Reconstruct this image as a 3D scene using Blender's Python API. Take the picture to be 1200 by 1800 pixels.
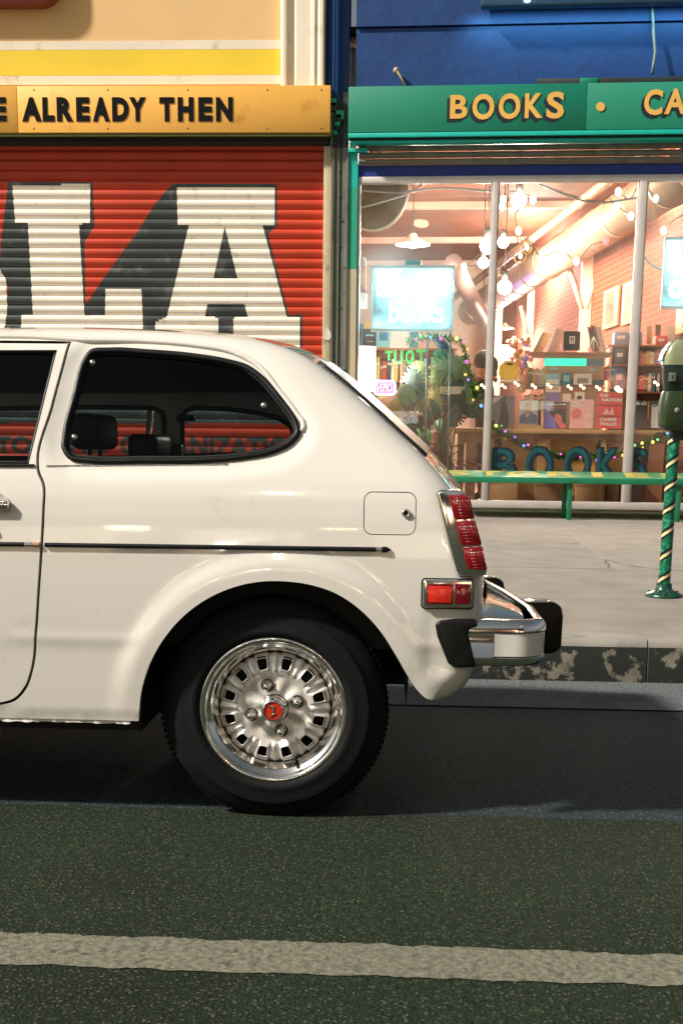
import bpy, bmesh, math, random
import numpy as np
from mathutils import Vector, Matrix
from mathutils.geometry import delaunay_2d_cdt
random.seed(7)
R = math.radians
for o in list(bpy.data.objects): bpy.data.objects.remove(o)
SC = bpy.context.scene
COL = SC.collection

# ---------------------------------------------------------------- camera
FPX, HC, YC, WPX, HPX = 2170.0, 0.965, 1210.0, 1200, 1800
CM = (Matrix.Rotation(R(2.9), 3, 'Z') @ Matrix.Rotation(R(90 - 11), 3, 'X') @ Matrix.Rotation(R(0.67), 3, 'Z'))
cam_d = bpy.data.cameras.new('camera'); cam = bpy.data.objects.new('camera', cam_d); COL.objects.link(cam)
cam.matrix_world = Matrix.Translation((0, 0, HC)) @ CM.to_4x4()
cam_d.sensor_fit = 'VERTICAL'; cam_d.sensor_height = 36; cam_d.lens = FPX / HPX * 36
cam_d.shift_y = (YC - HPX / 2) / HPX
cam_d.clip_start = 0.05; cam_d.clip_end = 500
SC.camera = cam
# ---------------------------------------------------------------- night light: pale city glow sky and one street-lamp sun
w = bpy.data.worlds.new('World'); SC.world = w; w.use_nodes = True
nt = w.node_tree; bg = nt.nodes['Background']
SUN_DIR = Vector((0.64, 0.29, -0.62)).normalized()
sky = nt.nodes.new('ShaderNodeTexSky'); sky.sky_type = 'NISHITA'; sky.sun_disc = False
sky.sun_elevation = math.asin(-SUN_DIR.z); sky.sun_rotation = math.atan2(-SUN_DIR.x, -SUN_DIR.y)
sky.air_density = 1.0; sky.dust_density = 3.0; sky.ozone_density = 1.0
hs = nt.nodes.new('ShaderNodeHueSaturation'); hs.inputs['Saturation'].default_value = 0.3
mx = nt.nodes.new('ShaderNodeMix'); mx.data_type = 'RGBA'; mx.blend_type = 'MULTIPLY'; mx.inputs[0].default_value = 1
mx.inputs[7].default_value = (0.95, 0.985, 0.93, 1)
nt.links.new(sky.outputs[0], hs.inputs['Color']); nt.links.new(hs.outputs[0], mx.inputs[6]); nt.links.new(mx.outputs[2], bg.inputs[0])
bg.inputs[1].default_value = 0.054
sd = bpy.data.lights.new('street_light_sun', 'SUN'); so = bpy.data.objects.new('street_light_sun', sd); COL.objects.link(so)
sd.energy = 5.0; sd.angle = R(3.5); sd.color = (1.0, 0.925, 0.83)
so.rotation_euler = SUN_DIR.to_track_quat('-Z', 'Y').to_euler()
vs = SC.view_settings; vs.view_transform = 'Standard'; vs.look = 'None'; vs.exposure = 0.36; vs.gamma = 1; vs.use_curve_mapping = False
SC.render.engine = 'CYCLES'
cy = SC.cycles
cy.use_denoising = True; cy.max_bounces = 7; cy.diffuse_bounces = 3; cy.glossy_bounces = 4; cy.transparent_max_bounces = 12
cy.transmission_bounces = 4; cy.sample_clamp_indirect = 6; cy.caustics_reflective = False; cy.caustics_refractive = False

# ---------------------------------------------------------------- where things stand (measured on the photograph once)
CP = Vector((0, 0, HC))
def ray(px, py): return CM @ Vector(((px - WPX / 2) / FPX, -(py - YC) / FPX, -1))
def PY(px, py, Y): d = ray(px, py); return CP + d * (Y / d.y)
def PZ(px, py, z): d = ray(px, py); return CP + d * ((z - HC) / d.z)
YK = PZ(1000, 1198, 0).y; KT = PY(1000, 1123, YK + .02).z; YF = 12.5; SLOPE = (PY(1000, 905, YF).z - KT) / (YF - YK)           # kerb line, kerb height, pavement cross fall
def zpave(Y): return KT + (Y - YK) * SLOPE
def PP(px, py):
    d = ray(px, py); t = (KT - YK * SLOPE - HC) / (d.z - d.y * SLOPE); return CP + d * t
YF = 12.5; ZF = zpave(YF)
SA = R(2.5)
SO = PY(612, 905, YF); SO.z = 0
SU = Vector((math.cos(SA), -math.sin(SA), 0)); SV = Vector((math.sin(SA), math.cos(SA), 0))
def S2W(u, v, z): return SO + SU * u + SV * v + Vector((0, 0, z))
def PS(px, py, v):
    d = ray(px, py); n = SV; t = ((SO + SV * v - CP).dot(n)) / d.dot(n); p = CP + d * t
    q = p - SO; return Vector((q.dot(SU), v, p.z))
MS = Matrix((( SU.x, SV.x, 0, SO.x), (SU.y, SV.y, 0, SO.y), (0, 0, 1, 0), (0, 0, 0, 1)))

# ---------------------------------------------------------------- materials
def C(r, g, b):
    f = lambda c: (c / 255 / 12.92) if c / 255 <= 0.04045 else ((c / 255 + 0.055) / 1.055) ** 2.4
    return (f(r), f(g), f(b), 1)
MATS = {}
def mat(name, col, rough=0.6, metal=0.0, var=0.12, vs_=6.0, bump=0.0, bs=60.0, coat=0.0, dirt=None, dscale=2.0, dfac=0.5, emit=None, es=0.0, spec=0.5, rvar=0.1, bdist=0.004, dedge=None):
    if name in MATS: return MATS[name]
    m = bpy.data.materials.new(name); m.use_nodes = True; n = m.node_tree; p = n.nodes['Principled BSDF']; L = n.links.new
    if len(col) == 3: col = (*col, 1)
    tc = n.nodes.new('ShaderNodeTexCoord'); co = tc.outputs['Object']
    p.inputs['Roughness'].default_value = rough; p.inputs['Metallic'].default_value = metal
    p.inputs['Specular IOR Level'].default_value = spec; p.inputs['Coat Weight'].default_value = coat; p.inputs['Coat Roughness'].default_value = 0.04
    nz = n.nodes.new('ShaderNodeTexNoise'); nz.inputs['Scale'].default_value = vs_; nz.inputs['Detail'].default_value = 6; L(co, nz.inputs['Vector'])
    mr = n.nodes.new('ShaderNodeMapRange'); mr.inputs[1].default_value = 0.3; mr.inputs[2].default_value = 0.7
    mr.inputs[3].default_value = 1 - var; mr.inputs[4].default_value = 1 + var; L(nz.outputs[0], mr.inputs[0])
    mu = n.nodes.new('ShaderNodeVectorMath'); mu.operation = 'SCALE'; mu.inputs[0].default_value = col[:3]; L(mr.outputs[0], mu.inputs['Scale'])
    out = mu.outputs[0]
    if dirt is not None:
        d2 = n.nodes.new('ShaderNodeTexNoise'); d2.inputs['Scale'].default_value = dscale; d2.inputs['Detail'].default_value = 9; d2.inputs['Roughness'].default_value = 0.65; L(co, d2.inputs['Vector'])
        cr = n.nodes.new('ShaderNodeMapRange'); cr.inputs[2].default_value = (0.78 - 0.2 * dfac) if dedge is None else dedge + .045; cr.inputs[1].default_value = (0.62 - 0.25 * dfac) if dedge is None else dedge; L(d2.outputs[0], cr.inputs[0])
        mm = n.nodes.new('ShaderNodeMix'); mm.data_type = 'RGBA'; mm.inputs[7].default_value = (*dirt[:3], 1); L(cr.outputs[0], mm.inputs[0]); L(out, mm.inputs[6]); out = mm.outputs[2]
    L(out, p.inputs['Base Color'])
    if rvar:
        r2 = n.nodes.new('ShaderNodeMapRange'); r2.inputs[3].default_value = max(0.01, rough - rvar * rough); r2.inputs[4].default_value = min(1, rough + rvar * rough)
        L(nz.outputs[0], r2.inputs[0]); L(r2.outputs[0], p.inputs['Roughness'])
    if bump:
        bn = n.nodes.new('ShaderNodeTexNoise'); bn.inputs['Scale'].default_value = bs; bn.inputs['Detail'].default_value = 5; L(co, bn.inputs['Vector'])
        bb = n.nodes.new('ShaderNodeBump'); bb.inputs['Strength'].default_value = bump; bb.inputs['Distance'].default_value = bdist; L(bn.outputs[0], bb.inputs['Height']); L(bb.outputs[0], p.inputs['Normal'])
    if emit is not None:
        p.inputs['Emission Color'].default_value = (*emit[:3], 1); p.inputs['Emission Strength'].default_value = es
    MATS[name] = m; return m
def glass(name, tint, refl=1.0, rough=0.0, milk=0.0):
    if name in MATS: return MATS[name]
    m = bpy.data.materials.new(name); m.use_nodes = True; n = m.node_tree; n.nodes.clear(); L = n.links.new
    o = n.nodes.new('ShaderNodeOutputMaterial'); t = n.nodes.new('ShaderNodeBsdfTransparent'); t.inputs[0].default_value = (*tint, 1)
    g = n.nodes.new('ShaderNodeBsdfGlossy'); g.inputs['Roughness'].default_value = rough; f = n.nodes.new('ShaderNodeFresnel'); f.inputs[0].default_value = 1.45
    mm = n.nodes.new('ShaderNodeMath'); mm.operation = 'MULTIPLY'; mm.inputs[1].default_value = refl; L(f.outputs[0], mm.inputs[0])
    s = n.nodes.new('ShaderNodeMixShader'); L(mm.outputs[0], s.inputs[0]); L(t.outputs[0], s.inputs[1]); L(g.outputs[0], s.inputs[2])
    if milk:
        tc = n.nodes.new('ShaderNodeTexCoord'); nz = n.nodes.new('ShaderNodeTexNoise'); nz.inputs['Scale'].default_value = 1.3; nz.inputs['Detail'].default_value = 8; L(tc.outputs['Object'], nz.inputs[0])
        mr = n.nodes.new('ShaderNodeMapRange'); mr.inputs[1].default_value = .35; mr.inputs[2].default_value = .8; mr.inputs[4].default_value = milk; L(nz.outputs[0], mr.inputs[0])
        df = n.nodes.new('ShaderNodeBsdfTranslucent'); df.inputs[0].default_value = (.9, .88, .85, 1); s2 = n.nodes.new('ShaderNodeMixShader')
        L(mr.outputs[0], s2.inputs[0]); L(s.outputs[0], s2.inputs[1]); L(df.outputs[0], s2.inputs[2]); s = s2
    L(s.outputs[0], o.inputs[0]); MATS[name] = m; return m
def glow(name, col, st):
    if name in MATS: return MATS[name]
    m = bpy.data.materials.new(name); m.use_nodes = True; p = m.node_tree.nodes['Principled BSDF']
    p.inputs['Base Color'].default_value = (*col[:3], 1); p.inputs['Emission Color'].default_value = (*col[:3], 1); p.inputs['Emission Strength'].default_value = st
    MATS[name] = m; return m

# ---------------------------------------------------------------- mesh helper
class MB:
    def __init__(s): s.v = []; s.f = []; s.m = []; s.sm = []
    def add(s, vs, fs, mi=0, smooth=False):
        b = len(s.v); s.v += [tuple(v) for v in vs]
        for f in fs: s.f.append([b + i for i in f]); s.m.append(mi); s.sm.append(smooth)
        return s
    def box(s, a, b, mi=0, M=None):
        x0, y0, z0 = [min(a[i], b[i]) for i in range(3)]; x1, y1, z1 = [max(a[i], b[i]) for i in range(3)]
        vs = [Vector(p) for p in ((x0,y0,z0),(x1,y0,z0),(x1,y1,z0),(x0,y1,z0),(x0,y0,z1),(x1,y0,z1),(x1,y1,z1),(x0,y1,z1))]
        if M is not None: vs = [M @ v for v in vs]
        return s.add(vs, [(0,3,2,1),(4,5,6,7),(0,1,5,4),(1,2,6,5),(2,3,7,6),(3,0,4,7)], mi)
    def obox(s, c, half, M, mi=0):
        vs = [Vector(c) + M @ Vector((sx * half[0], sy * half[1], sz * half[2])) for sz in (-1, 1) for sx, sy in ((-1,-1),(1,-1),(1,1),(-1,1))]
        return s.add(vs, [(0,3,2,1),(4,5,6,7),(0,1,5,4),(1,2,6,5),(2,3,7,6),(3,0,4,7)], mi)
    def prism(s, poly, fn0, fn1, mi=0, smooth=False):
        """poly: 2D outline; fn0/fn1 map a 2D point to the near and far 3D point"""
        n = len(poly); a = [fn0(*p) for p in poly]; b = [fn1(*p) for p in poly]
        return s.add(a + b, [tuple(range(n))[::-1], tuple(range(n, 2 * n))] + [(i, (i + 1) % n, n + (i + 1) % n, n + i) for i in range(n)], mi, smooth)
    def tube(s, path, r, n=8, closed=False, mi=0, ry=None, up=(0, 0, 1), cap=True):
        path = [Vector(p) for p in path]; N = len(path); rs = r if isinstance(r, (list, tuple)) else [r] * N
        vs = []; prev = None
        for i, p in enumerate(path):
            t = (path[(i + 1) % N] - path[i - 1]) if closed or 0 < i < N - 1 else (path[1] - path[0] if i == 0 else path[-1] - path[-2])
            t = t.normalized() if t.length > 0 else Vector((1,0,0))
            if prev is None:
                a = Vector(up); a = a if abs(a.dot(t)) < 0.95 else Vector((1, 0, 0)); x = t.cross(a).normalized()
            else:
                x = (prev - t * prev.dot(t)); x = x.normalized() if x.length > 1e-6 else t.orthogonal().normalized()
            prev = x; y = t.cross(x)
            for k in range(n):
                an = 2 * math.pi * k / n; vs.append(p + x * (math.cos(an) * rs[i]) + y * (math.sin(an) * (ry if ry else rs[i])))
        fs = []
        for i in range(N if closed else N - 1):
            j = (i + 1) % N
            for k in range(n): fs.append((i * n + k, i * n + (k + 1) % n, j * n + (k + 1) % n, j * n + k))
        if cap and not closed: fs += [tuple(range(n))[::-1], tuple(range((N - 1) * n, N * n))]
        return s.add(vs, fs, mi, True)
    def lathe(s, prof, M, n=32, mi=0, smooth=True, a0=0, a1=2 * math.pi):
        """prof: (r, h); axis = local Z of M"""
        full = abs(a1 - a0 - 2 * math.pi) < 1e-6; nn = n if full else n + 1; vs = []
        for r, h in prof:
            for k in range(nn):
                a = a0 + (a1 - a0) * k / n; vs.append(M @ Vector((r * math.cos(a), r * math.sin(a), h)))
        fs = []
        for i in range(len(prof) - 1):
            for k in range(n):
                k2 = (k + 1) % nn if full else k + 1; fs.append((i * nn + k, i * nn + k2, (i + 1) * nn + k2, (i + 1) * nn + k))
        return s.add(vs, fs, mi, smooth)
    def sphere(s, c, r, n=12, m=8, mi=0, sc=(1, 1, 1)):
        pr = []
        for i in range(m + 1): a = -math.pi / 2 + math.pi * i / m; pr.append((max(1e-4, r * math.cos(a)), r * math.sin(a)))
        M = Matrix.Translation(c) @ Matrix.Diagonal((*sc, 1)); return s.lathe(pr, M, n, mi)
    def quad(s, a, b, c, d, mi=0): return s.add([a, b, c, d], [(0, 1, 2, 3)], mi)
ORG = {}
def build(name, mb, mats, parent=None, bevel=0, label=None, cat=None, group=None, kind=None, M=None, fixn=True, seg=2, merge=0, smooth_angle=None):
    me = bpy.data.meshes.new(name); vs = [Vector(v) for v in mb.v]
    if M is not None: vs = [M @ v for v in vs]
    if parent is not None: org = ORG[parent.name]
    else:
        if vs:
            lo = [min(v[i] for v in vs) for i in range(3)]; hi = [max(v[i] for v in vs) for i in range(3)]
            org = Vector(((lo[0] + hi[0]) / 2, (lo[1] + hi[1]) / 2, lo[2]))
        else: org = Vector((0, 0, 0))
    me.from_pydata([v - org for v in vs], [], mb.f)
    if not isinstance(mats, (list, tuple)): mats = [mats]
    for m in mats: me.materials.append(m)
    me.polygons.foreach_set('material_index', mb.m); me.polygons.foreach_set('use_smooth', mb.sm)
    if fixn or bevel or merge:
        bm = bmesh.new(); bm.from_mesh(me)
        if merge: bmesh.ops.remove_doubles(bm, verts=bm.verts, dist=merge)
        if fixn: bmesh.ops.recalc_face_normals(bm, faces=bm.faces)
        if bevel:
            es = [e for e in bm.edges if len(e.link_faces) == 2 and e.calc_face_angle(0) > R(30)]
            r = bmesh.ops.bevel(bm, geom=es, offset=bevel, segments=seg, profile=0.5, affect='EDGES', clamp_overlap=True)
            for f in bm.faces: f.smooth = True
        bm.to_mesh(me); bm.free()
    if bevel or smooth_angle:
        try: me.set_sharp_from_angle(angle=R(smooth_angle or 40))
        except Exception: pass
    ob = bpy.data.objects.new(name, me); COL.objects.link(ob); ORG[ob.name] = org
    if parent is not None: ob.parent = parent
    else: ob.location = org
    tag(ob, label, cat, group, kind); return ob
def tag(o, label=None, cat=None, group=None, kind=None):
    if label: o['label'] = label
    if cat: o['category'] = cat
    if group: o['group'] = group
    if kind: o['kind'] = kind
def thing(name, loc, label, cat, group=None, kind=None):
    o = bpy.data.objects.new(name, None); COL.objects.link(o); o.location = loc; o.empty_display_size = 0.1; ORG[o.name] = Vector(loc)
    tag(o, label, cat, group, kind); return o
def W(u, v, z): return S2W(u, v, z)
def sbox(mb, a, b, mi=0): return mb.box(a, b, mi, M=MS)
def light(name, loc, e, col=(1, .75, .5), r=0.08, parent=None):
    d = bpy.data.lights.new(name, 'POINT'); d.energy = e; d.color = col; d.shadow_soft_size = r
    o = bpy.data.objects.new(name, d); COL.objects.link(o)
    if parent is not None: o.parent = parent; o.location = Vector(loc) - ORG[parent.name]
    else: o.location = loc
    return o
# text as flat polygons: list of (verts2d, faces)
TXT = {}
def text2d(s, off=0.0, spacing=1.0):
    k = (s, off, spacing)
    if k in TXT: return TXT[k]
    cu = bpy.data.curves.new('tmp_text', 'FONT'); cu.body = s; cu.offset = off; cu.space_character = spacing; cu.resolution_u = 4; cu.fill_mode = 'FRONT'
    ob = bpy.data.objects.new('tmp_text', cu); COL.objects.link(ob)
    dg = bpy.context.evaluated_depsgraph_get(); dg.update(); ev = ob.evaluated_get(dg); me = ev.to_mesh()
    vs = [(v.co.x, v.co.y) for v in me.vertices]; fs = [tuple(p.vertices) for p in me.polygons]; ev.to_mesh_clear()
    bpy.data.objects.remove(ob); bpy.data.curves.remove(cu)
    TXT[k] = (vs, fs); return TXT[k]
def text_mb(s, fn, w=None, h=None, off=0.0, depth=0.0, shear=0, mb=None, mi=0, spacing=1.0, base=None):
    """lays text out in a w x h box; fn(x, y, d) -> 3D. depth: thickness"""
    vs, fs = text2d(s, off, spacing); mb = mb or MB()
    if not vs: return mb
    xs = [v[0] for v in vs]; ys = [v[1] for v in vs]; x0, x1, y0, y1 = min(xs), max(xs), min(ys), max(ys)
    if base is not None: y0, y1 = base
    kx = (w / (x1 - x0)) if w else (h / (y1 - y0)); ky = (h / (y1 - y0)) if h else kx
    q = [((x - x0) * kx + shear * (y - y0) * ky, (y - y0) * ky) for x, y in vs]
    n = len(q); top = [fn(x, y, 0) for x, y in q]
    if depth:
        bot = [fn(x, y, depth) for x, y in q]; cnt = {}
        for f in fs:
            for i in range(len(f)):
                a, b = f[i], f[(i + 1) % len(f)]; e = (min(a, b), max(a, b)); cnt.setdefault(e, []).append((a, b))
        sides = [(v[0][0], v[0][1], n + v[0][1], n + v[0][0]) for v in cnt.values() if len(v) == 1]
        mb.add(top + bot, list(fs) + [tuple(n + i for i in f[::-1]) for f in fs] + sides, mi)
    else: mb.add(top, fs, mi)
    return mb
def cat_rom(pts, step=0.02, closed=False):
    P = [np.array(p, float) for p in pts]; n = len(P); out = []
    rng = range(n if closed else n - 1)
    for i in rng:
        p1, p2 = P[i], P[(i + 1) % n]; p0 = P[i - 1] if (closed or i > 0) else 2 * p1 - p2; p3 = P[(i + 2) % n] if (closed or i < n - 2) else 2 * p2 - p1
        # centripetal style: limit tangents to the segment length
        d = np.linalg.norm(p2 - p1); d0 = max(np.linalg.norm(p1 - p0), 1e-9); d3 = max(np.linalg.norm(p3 - p2), 1e-9)
        m1 = (p2 - p1) / max(d,1e-9) - (p2 - p0) / (d0 + d) + (p1 - p0) / d0; m2 = (p3 - p2) / d3 - (p3 - p1) / (d3 + d) + (p2 - p1) / max(d,1e-9)
        m1 = m1 * d; m2 = m2 * d
        k = max(1, int(math.ceil(d / step)))
        for j in range(k):
            t = j / k; out.append(tuple((2*t**3-3*t**2+1)*p1 + (t**3-2*t**2+t)*m1 + (-2*t**3+3*t**2)*p2 + (t**3-t**2)*m2))
    if not closed: out.append(tuple(P[-1]))
    return out
def dens(pts, step, closed=False):
    out = []; n = len(pts)
    for i in range(n if closed else n - 1):
        a, b = pts[i], pts[(i + 1) % n]; d = math.dist(a, b); k = max(1, int(math.ceil(d / step)))
        out += [tuple(a[c] + (b[c] - a[c]) * j / k for c in range(len(a))) for j in range(k)]
    if not closed: out.append(tuple(pts[-1]))
    return out
def rrect(x0, y0, x1, y1, r, n=5):
    o = []
    for cx, cy, a in ((x1 - r, y1 - r, 0), (x0 + r, y1 - r, 90), (x0 + r, y0 + r, 180), (x1 - r, y0 + r, 270)):
        for k in range(n + 1): t = R(a + 90 * k / n); o.append((cx + r * math.cos(t), cy + r * math.sin(t)))
    return o
def inpoly(P, poly):
    P = np.asarray(P, float); x, y = P[:, 0], P[:, 1]; ins = np.zeros(len(P), bool); n = len(poly)
    for i in range(n):
        x1, y1 = poly[i]; x2, y2 = poly[(i + 1) % n]
        if y1 == y2: continue
        c = ((y1 > y) != (y2 > y)) & (x < (x2 - x1) * (y - y1) / (y2 - y1) + x1); ins ^= c
    return ins
def dseg(P, line, closed=False):
    P = np.asarray(P, float); L = np.asarray(line, float); d = np.full(len(P), 1e9)
    A = L if closed else L[:-1]; B = np.roll(L, -1, 0) if closed else L[1:]
    for a, b in zip(A, B):
        ab = b - a; t = np.clip(((P - a) @ ab) / max(ab @ ab, 1e-12), 0, 1); d = np.minimum(d, np.hypot(*(P - a - t[:, None] * ab).T))
    return d
def ss(x, a, b): t = np.clip((x - a) / (b - a), 0, 1); return t * t * (3 - 2 * t)
def cdt(outer, holes, extra):
    pts = []; edges = []
    for loop in [outer] + holes:
        b = len(pts); n = len(loop); pts += [Vector(p) for p in loop]; edges += [(b + i, b + (i + 1) % n) for i in range(n)]
    pts += [Vector(p) for p in extra]
    v, e, f, *_ = delaunay_2d_cdt(pts, edges, [], 0, 1e-5)
    V = np.array([(p.x, p.y) for p in v]); F = np.array([t for t in f if len(t) == 3])
    c = V[F].mean(1); k = inpoly(c, outer)
    for h in holes: k &= ~inpoly(c, h)
    return V, F[k]
# ================================================================= SETTING: road, gutter, kerb, pavement
M_asph = None
def ground_mat(name, base, spec_col, amount, tint2=None):
    m = mat(name, base, dirt=tuple(c * .6 for c in base), dscale=.9, dfac=.5, rough=0.85, spec=.2, var=0.55, vs_=60.0, bump=1.0, bs=130, rvar=0.15, bdist=0.009)
    n = m.node_tree; L = n.links.new; p = n.nodes['Principled BSDF']; tc = [x for x in n.nodes if x.type == 'TEX_COORD'][0]
    src = p.inputs['Base Color'].links[0].from_socket
    for sc_, th, col in ((105, 0.38, spec_col), (190, 0.42, tuple(c * 0.6 for c in spec_col[:3])), (52, 0.24, tuple(c * .8 for c in spec_col[:3]))):
        vo = n.nodes.new('ShaderNodeTexVoronoi'); vo.inputs['Scale'].default_value = sc_; vo.inputs['Randomness'].default_value = 1; L(tc.outputs['Object'], vo.inputs['Vector'])
        mr = n.nodes.new('ShaderNodeMapRange'); mr.inputs[1].default_value = th; mr.inputs[2].default_value = th * .75; mr.inputs[3].default_value = 0; mr.inputs[4].default_value = 1; L(vo.outputs['Distance'], mr.inputs[0])
        sp = n.nodes.new('ShaderNodeSeparateColor'); L(vo.outputs['Color'], sp.inputs[0])
        g = n.nodes.new('ShaderNodeMath'); g.operation = 'GREATER_THAN'; g.inputs[1].default_value = 1 - amount; L(sp.outputs[0], g.inputs[0])
        mm = n.nodes.new('ShaderNodeMath'); mm.operation = 'MULTIPLY'; L(mr.outputs[0], mm.inputs[0]); L(g.outputs[0], mm.inputs[1])
        mk = n.nodes.new('ShaderNodeMix'); mk.data_type = 'RGBA'; mk.inputs[7].default_value = (*spec_col[:3], 1) if sc_ == 105 else (*col[:3], 1); L(mm.outputs[0], mk.inputs[0]); L(src, mk.inputs[6]); src = mk.outputs[2]
    L(src, p.inputs['Base Color']); return m
m_road = ground_mat('asphalt_olive', (0.0120, 0.0205, 0.0095), (0.066, 0.074, 0.045), 0.36)
m_lane_shade = ground_mat('asphalt_shaded_blue', (0.019, 0.031, 0.036), (0.08, 0.105, 0.11), 0.36)  # bluish light within the car's shadow, painted into the asphalt colour
m_gut = ground_mat('gutter_concrete', (0.12, 0.135, 0.14), (0.19, 0.205, 0.21), 0.4)
m_conc = mat('pavement_concrete', (0.235, 0.205, 0.175), rough=0.85, var=0.16, vs_=5, bump=0.2, bs=110, dirt=(0.26, 0.24, 0.22), dscale=2.2, dfac=0.22)
m_conc2 = mat('pavement_concrete_2', (0.212, 0.187, 0.158), rough=0.85, var=0.18, vs_=4, bump=0.2, bs=110, dirt=(0.25, 0.23, 0.21), dscale=2.6, dfac=0.2)
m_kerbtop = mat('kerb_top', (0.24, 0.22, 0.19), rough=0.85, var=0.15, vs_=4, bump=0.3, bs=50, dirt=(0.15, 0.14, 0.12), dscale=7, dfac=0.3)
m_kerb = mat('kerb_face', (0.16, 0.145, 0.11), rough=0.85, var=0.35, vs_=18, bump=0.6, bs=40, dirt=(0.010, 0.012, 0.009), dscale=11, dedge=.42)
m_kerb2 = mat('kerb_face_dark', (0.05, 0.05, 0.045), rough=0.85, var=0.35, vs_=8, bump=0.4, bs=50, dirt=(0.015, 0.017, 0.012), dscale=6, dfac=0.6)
m_line = mat('road_paint', (0.14, 0.135, 0.095), rough=0.8, var=0.45, vs_=70, bump=0.6, bs=170, dirt=(0.02, 0.025, 0.016), dscale=36, dfac=0.36)
m_dark = mat('dark_joint', (0.012, 0.012, 0.011), rough=0.9)

X0, X1 = -16.0, 16.0
def sheet(name, y0, y1, z, m, thick=0.0, kind='structure', **k):
    mb = MB(); ys = dens([(y0, 0), (y1, 0)], 1.0); xs = dens([(X0, 0), (X1, 0)], 2.0)
    vs = [(x[0], y[0], z) for y in ys for x in xs]; nx = len(xs)
    mb.add(vs, [(j * nx + i, j * nx + i + 1, (j + 1) * nx + i + 1, (j + 1) * nx + i) for j in range(len(ys) - 1) for i in range(nx - 1)])
    return build(name, mb, m, kind=kind, fixn=False, **k)
# the ground reaches the horizon under everything
sheetg = MB(); sheetg.quad((-200, -200, -0.012), (200, -200, -0.012), (200, YK + .2, -0.012), (-200, YK + .2, -0.012)); build('ground', sheetg, m_road, kind='structure', fixn=False)
yj = PZ(900, 1436, 0).y                                    # strip edge set along the car's shadow edge
yg = PZ(1000, 1246, 0).y                                   # asphalt / gutter joint
sheet('road', -14, yj, 0.0, m_road)
sheet('shaded_lane', yj + 0.002, yg - 0.003, -0.002, m_lane_shade)
sheet('gutter', yg + 0.003, YK + 0.05, 0.002, m_gut)
# worn white line, ragged edges
rnd = random.Random(3)
def wl(px, top): return PZ(px, (1640 + px * 0.0335) if top else (1696 + px * 0.033), 0)
a0, a1 = wl(0, True), wl(1200, True); b0, b1 = wl(0, False), wl(1200, False)
far = []; near = []; xs = np.arange(X0, X1, 0.012)
ph = [rnd.uniform(0, 6) for _ in range(8)]; nf = 0; nn = 0
for x in xs:
    nf = nf * .45 + rnd.uniform(-1, 1) * .005; nn = nn * .45 + rnd.uniform(-1, 1) * .0035
    ta = (x - a0.x) / (a1.x - a0.x); far.append((x, a0.y + (a1.y - a0.y) * ta + nf + .003 * math.sin(5 * x + ph[0]) + .002 * math.sin(31 * x + ph[1]), .002))
    tb = (x - b0.x) / (b1.x - b0.x); near.append((x, b0.y + (b1.y - b0.y) * tb + nn + .0015 * math.sin(11 * x + ph[2]) + .003 * math.sin(43 * x + ph[3]), .002))
n = len(xs); mb = MB(); mb.add(near + far, [(i, i + 1, n + i + 1, n + i) for i in range(n - 1)])
build('road_marking', mb, m_line, kind='structure', fixn=False)
# kerb: stones with joints
kt = thing('kerb', (0, YK, 0), None, None, kind='structure')
kj = [X0, -9, -6.2, -3.4, PY(330, 1150, YK).x, PY(1138, 1150, YK).x, 4.2, 7.0, 10, X1]
for i in range(len(kj) - 1):
    xa, xb = kj[i] + .003, kj[i + 1] - .003
    prof = [(0.0, -.1), (0.0, .02), (0.012, KT - .03), (0.018, KT - .012), (0.034, KT), (.2, KT + .002), (.2, -.1)]
    mb = MB(); n = len(prof); ks = dens([(xa, 0), (xb, 0)], 0.06); rk = random.Random(i)
    vs = []
    for (x, _) in ks:
        j1 = rk.uniform(-.003, .003)
        vs += [(x, YK + p[0] + (j1 if k in (2, 3, 4) else 0), p[1] + (j1 * .7 if k in (3, 4) else 0)) for k, p in enumerate(prof)]
    nk = len(ks); fs = [(a * n + k, (a + 1) * n + k, (a + 1) * n + (k + 1), a * n + k + 1) for a in range(nk - 1) for k in range(n - 1)]
    mb.add(vs, fs + [tuple(range(n)), tuple(range((nk - 1) * n, nk * n))[::-1]])
    mb.m = [0 if f % (n - 1) < 2 and f < (nk - 1) * (n - 1) else 1 for f in range(len(mb.f))]
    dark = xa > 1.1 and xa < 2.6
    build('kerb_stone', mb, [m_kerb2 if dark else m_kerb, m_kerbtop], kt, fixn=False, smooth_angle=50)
# pavement slabs, joints recessed
pt = thing('pavement', (0, YK + .2, 0), None, None, kind='structure')
mbu = MB(); mbu.box((X0, YK + .2, -.1), (X1, YF + 3, KT - .03)); build('joint_bed', mbu, m_dark, pt)
ya = PP(900, 997).y; rows = [YK + .21, ya, ya + 1.75, ya + 3.6, YF + .6]
cols0 = [PP(1075, 995).x]
rs = random.Random(11)
for j in range(4):
    x = cols0[0] + (0 if j in (1, 2) else 1.15)
    cs = sorted([x + k * 2.35 for k in range(-8, 8)])
    for i in range(len(cs) - 1):
        if cs[i + 1] < X0 or cs[i] > X1: continue
        y0, y1 = rows[j] + (.004 if j else 0), rows[j + 1] - .004; xa, xb = cs[i] + .003, cs[i + 1] - .003
        mb = MB(); dz = rs.uniform(-.0015, .0015)
        vs = [(xa, y0, KT - .05), (xb, y0, KT - .05), (xb, y1, KT - .05), (xa, y1, KT - .05), (xa, y0, zpave(y0) + dz), (xb, y0, zpave(y0) + dz), (xb, y1, zpave(y1) + dz), (xa, y1, zpave(y1) + dz)]
        mb.add(vs, [(4, 5, 6, 7), (0, 1, 5, 4), (1, 2, 6, 5), (2, 3, 7, 6), (3, 0, 4, 7)])
        build('slab', mb, rs.choice([m_conc, m_conc, m_conc2]), pt, bevel=0.003, seg=1)
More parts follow.
